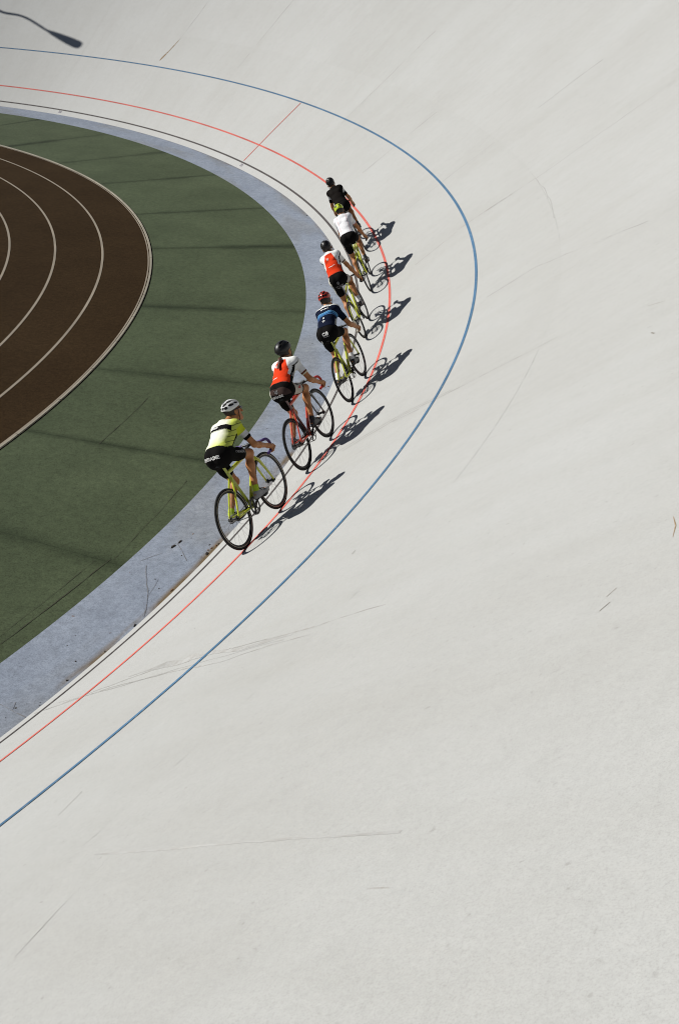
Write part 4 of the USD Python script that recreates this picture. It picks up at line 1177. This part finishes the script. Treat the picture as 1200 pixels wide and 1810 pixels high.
pony = [q + kb['H'] @ np.array([-0.085, 0, -0.03]), q + kb['H'] @ np.array([-0.118, 0.004, -0.055]), kb['C7'] + [-0.06, 0.006, 0.045], kb['C7'] + [-0.115, 0.01, 0.012], kb['C7'] + [-0.175, 0.006, -0.012], kb['C7'] + [-0.23, -0.004, -0.028]]
cs = CubicSpline(np.arange(6), np.array(pony))
obj('ponytail', TRI([tube(cs(np.linspace(0, 5, 24)) + np.array([0, o, o2]), np.interp(np.linspace(0, 1, 24), [0, 0.15, 0.5, 0.85, 1], [0.012, 0.014, 0.012, 0.009, 0.003]), 10) for o, o2 in ((0, 0), (0.008, -0.003), (-0.008, 0.002), (0.003, 0.005))]), 'hair_brown', pb, smooth=True)
kc = skel(dz=0.02, yaw=4, pitch=-14, crank=20)
person('cyclist in navy jersey with blue stripes and red helmet, third from the back', PM[2], kc, jersey_navy, shorts_plain(), ('helmet_red', VENT_RACE), ('shoe_black', 'sock_white', 0.2), 3,
       {'jersey': [(bars([(-0.05 + 0.021 * i, 0.003 * (i % 2), 0.014, 0.022 - 0.004 * (i % 3)) for i in range(6)]), (0.84, 0.0), 'print_white'), (bars([(-0.08 + 0.024 * i, 0, 0.018, 0.024) for i in range(8)]), (0.95, 0.0), 'print_white'), (bars([(0, 0, 0.016, 0.026), (0.004, 0.012, 0.022, 0.008)]), (0.43, 0.0), 'print_white'), (bars([(0, 0, 0.04, 0.01), (0.0, -0.02, 0.034, 0.006)]), (0.33, 0.0), 'print_white')],
        'shorts': [(text('ca', 0.062), (-0.01, 1.055), 'print_white'), (bars([(0, 0, 0.09, 0.005)]), (-0.01, 1.0), 'print_grey'), (bars([(0, 0, 0.018, 0.03)]), (0.09, 0.95), 'print_white')]})
kd = skel(dz=0.2, dx=-0.07, yaw=6, pitch=-12, crank=38, hz=0.06)
person('cyclist in orange and white jersey, black helmet and white socks, fourth from the back', PM[3], kd, team(), shorts_plain(side=col(0.36, 0.34, 0.31), piping=BLACK, leg_l=col(0.5, 0.48, 0.42)), ('helmet_black', VENT_FEW), ('shoe_black', 'sock_white', 0.22), 4,
       {'jersey': [(trident(0.045), (0.74, 0.03), 'print_white'), (bars([(-0.04, 0.006, 0.03, 0.008), (0, 0, 0.05, 0.009), (0.045, 0.008, 0.03, 0.008)]), (0.4, 0.0), 'print_white')],
        'shorts': [(text('UKRAINE', 0.022), (0.0, 0.985), 'print_grey'), (trident(0.045), (0.0, 1.04), 'print_grey')]})
ke = skel(dz=0.15, dx=-0.03, yaw=8, pitch=-22, crank=42, hz=0.05)
person('cyclist in white jersey and lime helmet, second in the line', PM[4], ke, jersey_white, shorts_plain(), ('helmet_lime', VENT_ROUND), ('shoe_black', 'sock_black', 0.14), 5)
kf = skel(dz=0.08, yaw=10, pitch=-14, crank=10)
person('cyclist in black jersey with white sleeve patch leading the line', PM[5], kf, jersey_black, shorts_plain(), ('helmet_black', VENT_FEW), ('shoe_black', 'sock_black', 0.14), 6)

# ------------------------------------------------------------------ the floodlight that throws its shadow on the far bank
lp = empty('street_lamp')
tag(lp, 'tall grey curved-arm street lamp standing beyond the far bank', 'street lamp')
sh_pts = np.array([[-22.64, 27.16, 2.94], [-21.82, 27.09, 2.87], [-20.89, 26.81, 2.64], [-20.06, 26.47, 2.42], [-18.43, 25.86, 2.10]])
tip = sh_pts[-1] + SUN * 15.0
hdir = unit([-0.62, 0.78, 0])
arm_pts = []
for qp in sh_pts:
    lam, al, be = np.linalg.solve(np.stack([SUN, -hdir, [0, 0, -1.0]], 1), tip - qp)
    arm_pts.append(tip + hdir * al + np.array([0, 0, be]))
arm_pts = np.array(arm_pts)
base_xy = arm_pts[0] + hdir * 0.9
path = np.vstack([[base_xy[0], base_xy[1], -0.3], [base_xy[0], base_xy[1], arm_pts[0][2] - 1.3], [*(arm_pts[0][:2] + hdir[:2] * 0.75), arm_pts[0][2] - 0.5], [*(arm_pts[0][:2] + hdir[:2] * 0.35), arm_pts[0][2] - 0.1], arm_pts[:4]])
obj('pole', tube(path[:2], [0.1, 0.065], 16), 'pole_grey', lp, smooth=30)
ap_ = CubicSpline(np.arange(7), path[1:])(np.linspace(0, 6, 40))
obj('arm', tube(ap_, np.linspace(0.06, 0.045, 40), 12), 'pole_grey', lp, smooth=30)
h0, h1 = arm_pts[3], arm_pts[4]
hl = obj('lamp_head', tube(h0 + (h1 - h0) * np.array([-0.08, 0.05, 0.3, 0.6, 0.9, 1.02, 1.05])[:, None], [0.055, 0.095, 0.14, 0.18, 0.195, 0.16, 0.08], 16, flat=(0.62, 1.0)), 'pole_grey', lp, smooth=40)
obj('lamp_glass', tube(h0 + (h1 - h0) * np.array([0.35, 0.5, 0.8, 0.9])[:, None] - [0, 0, 0.075], [0.05, 0.11, 0.11, 0.05], 14, flat=(0.35, 1.0)), 'lamp_glass', hl, smooth=40)
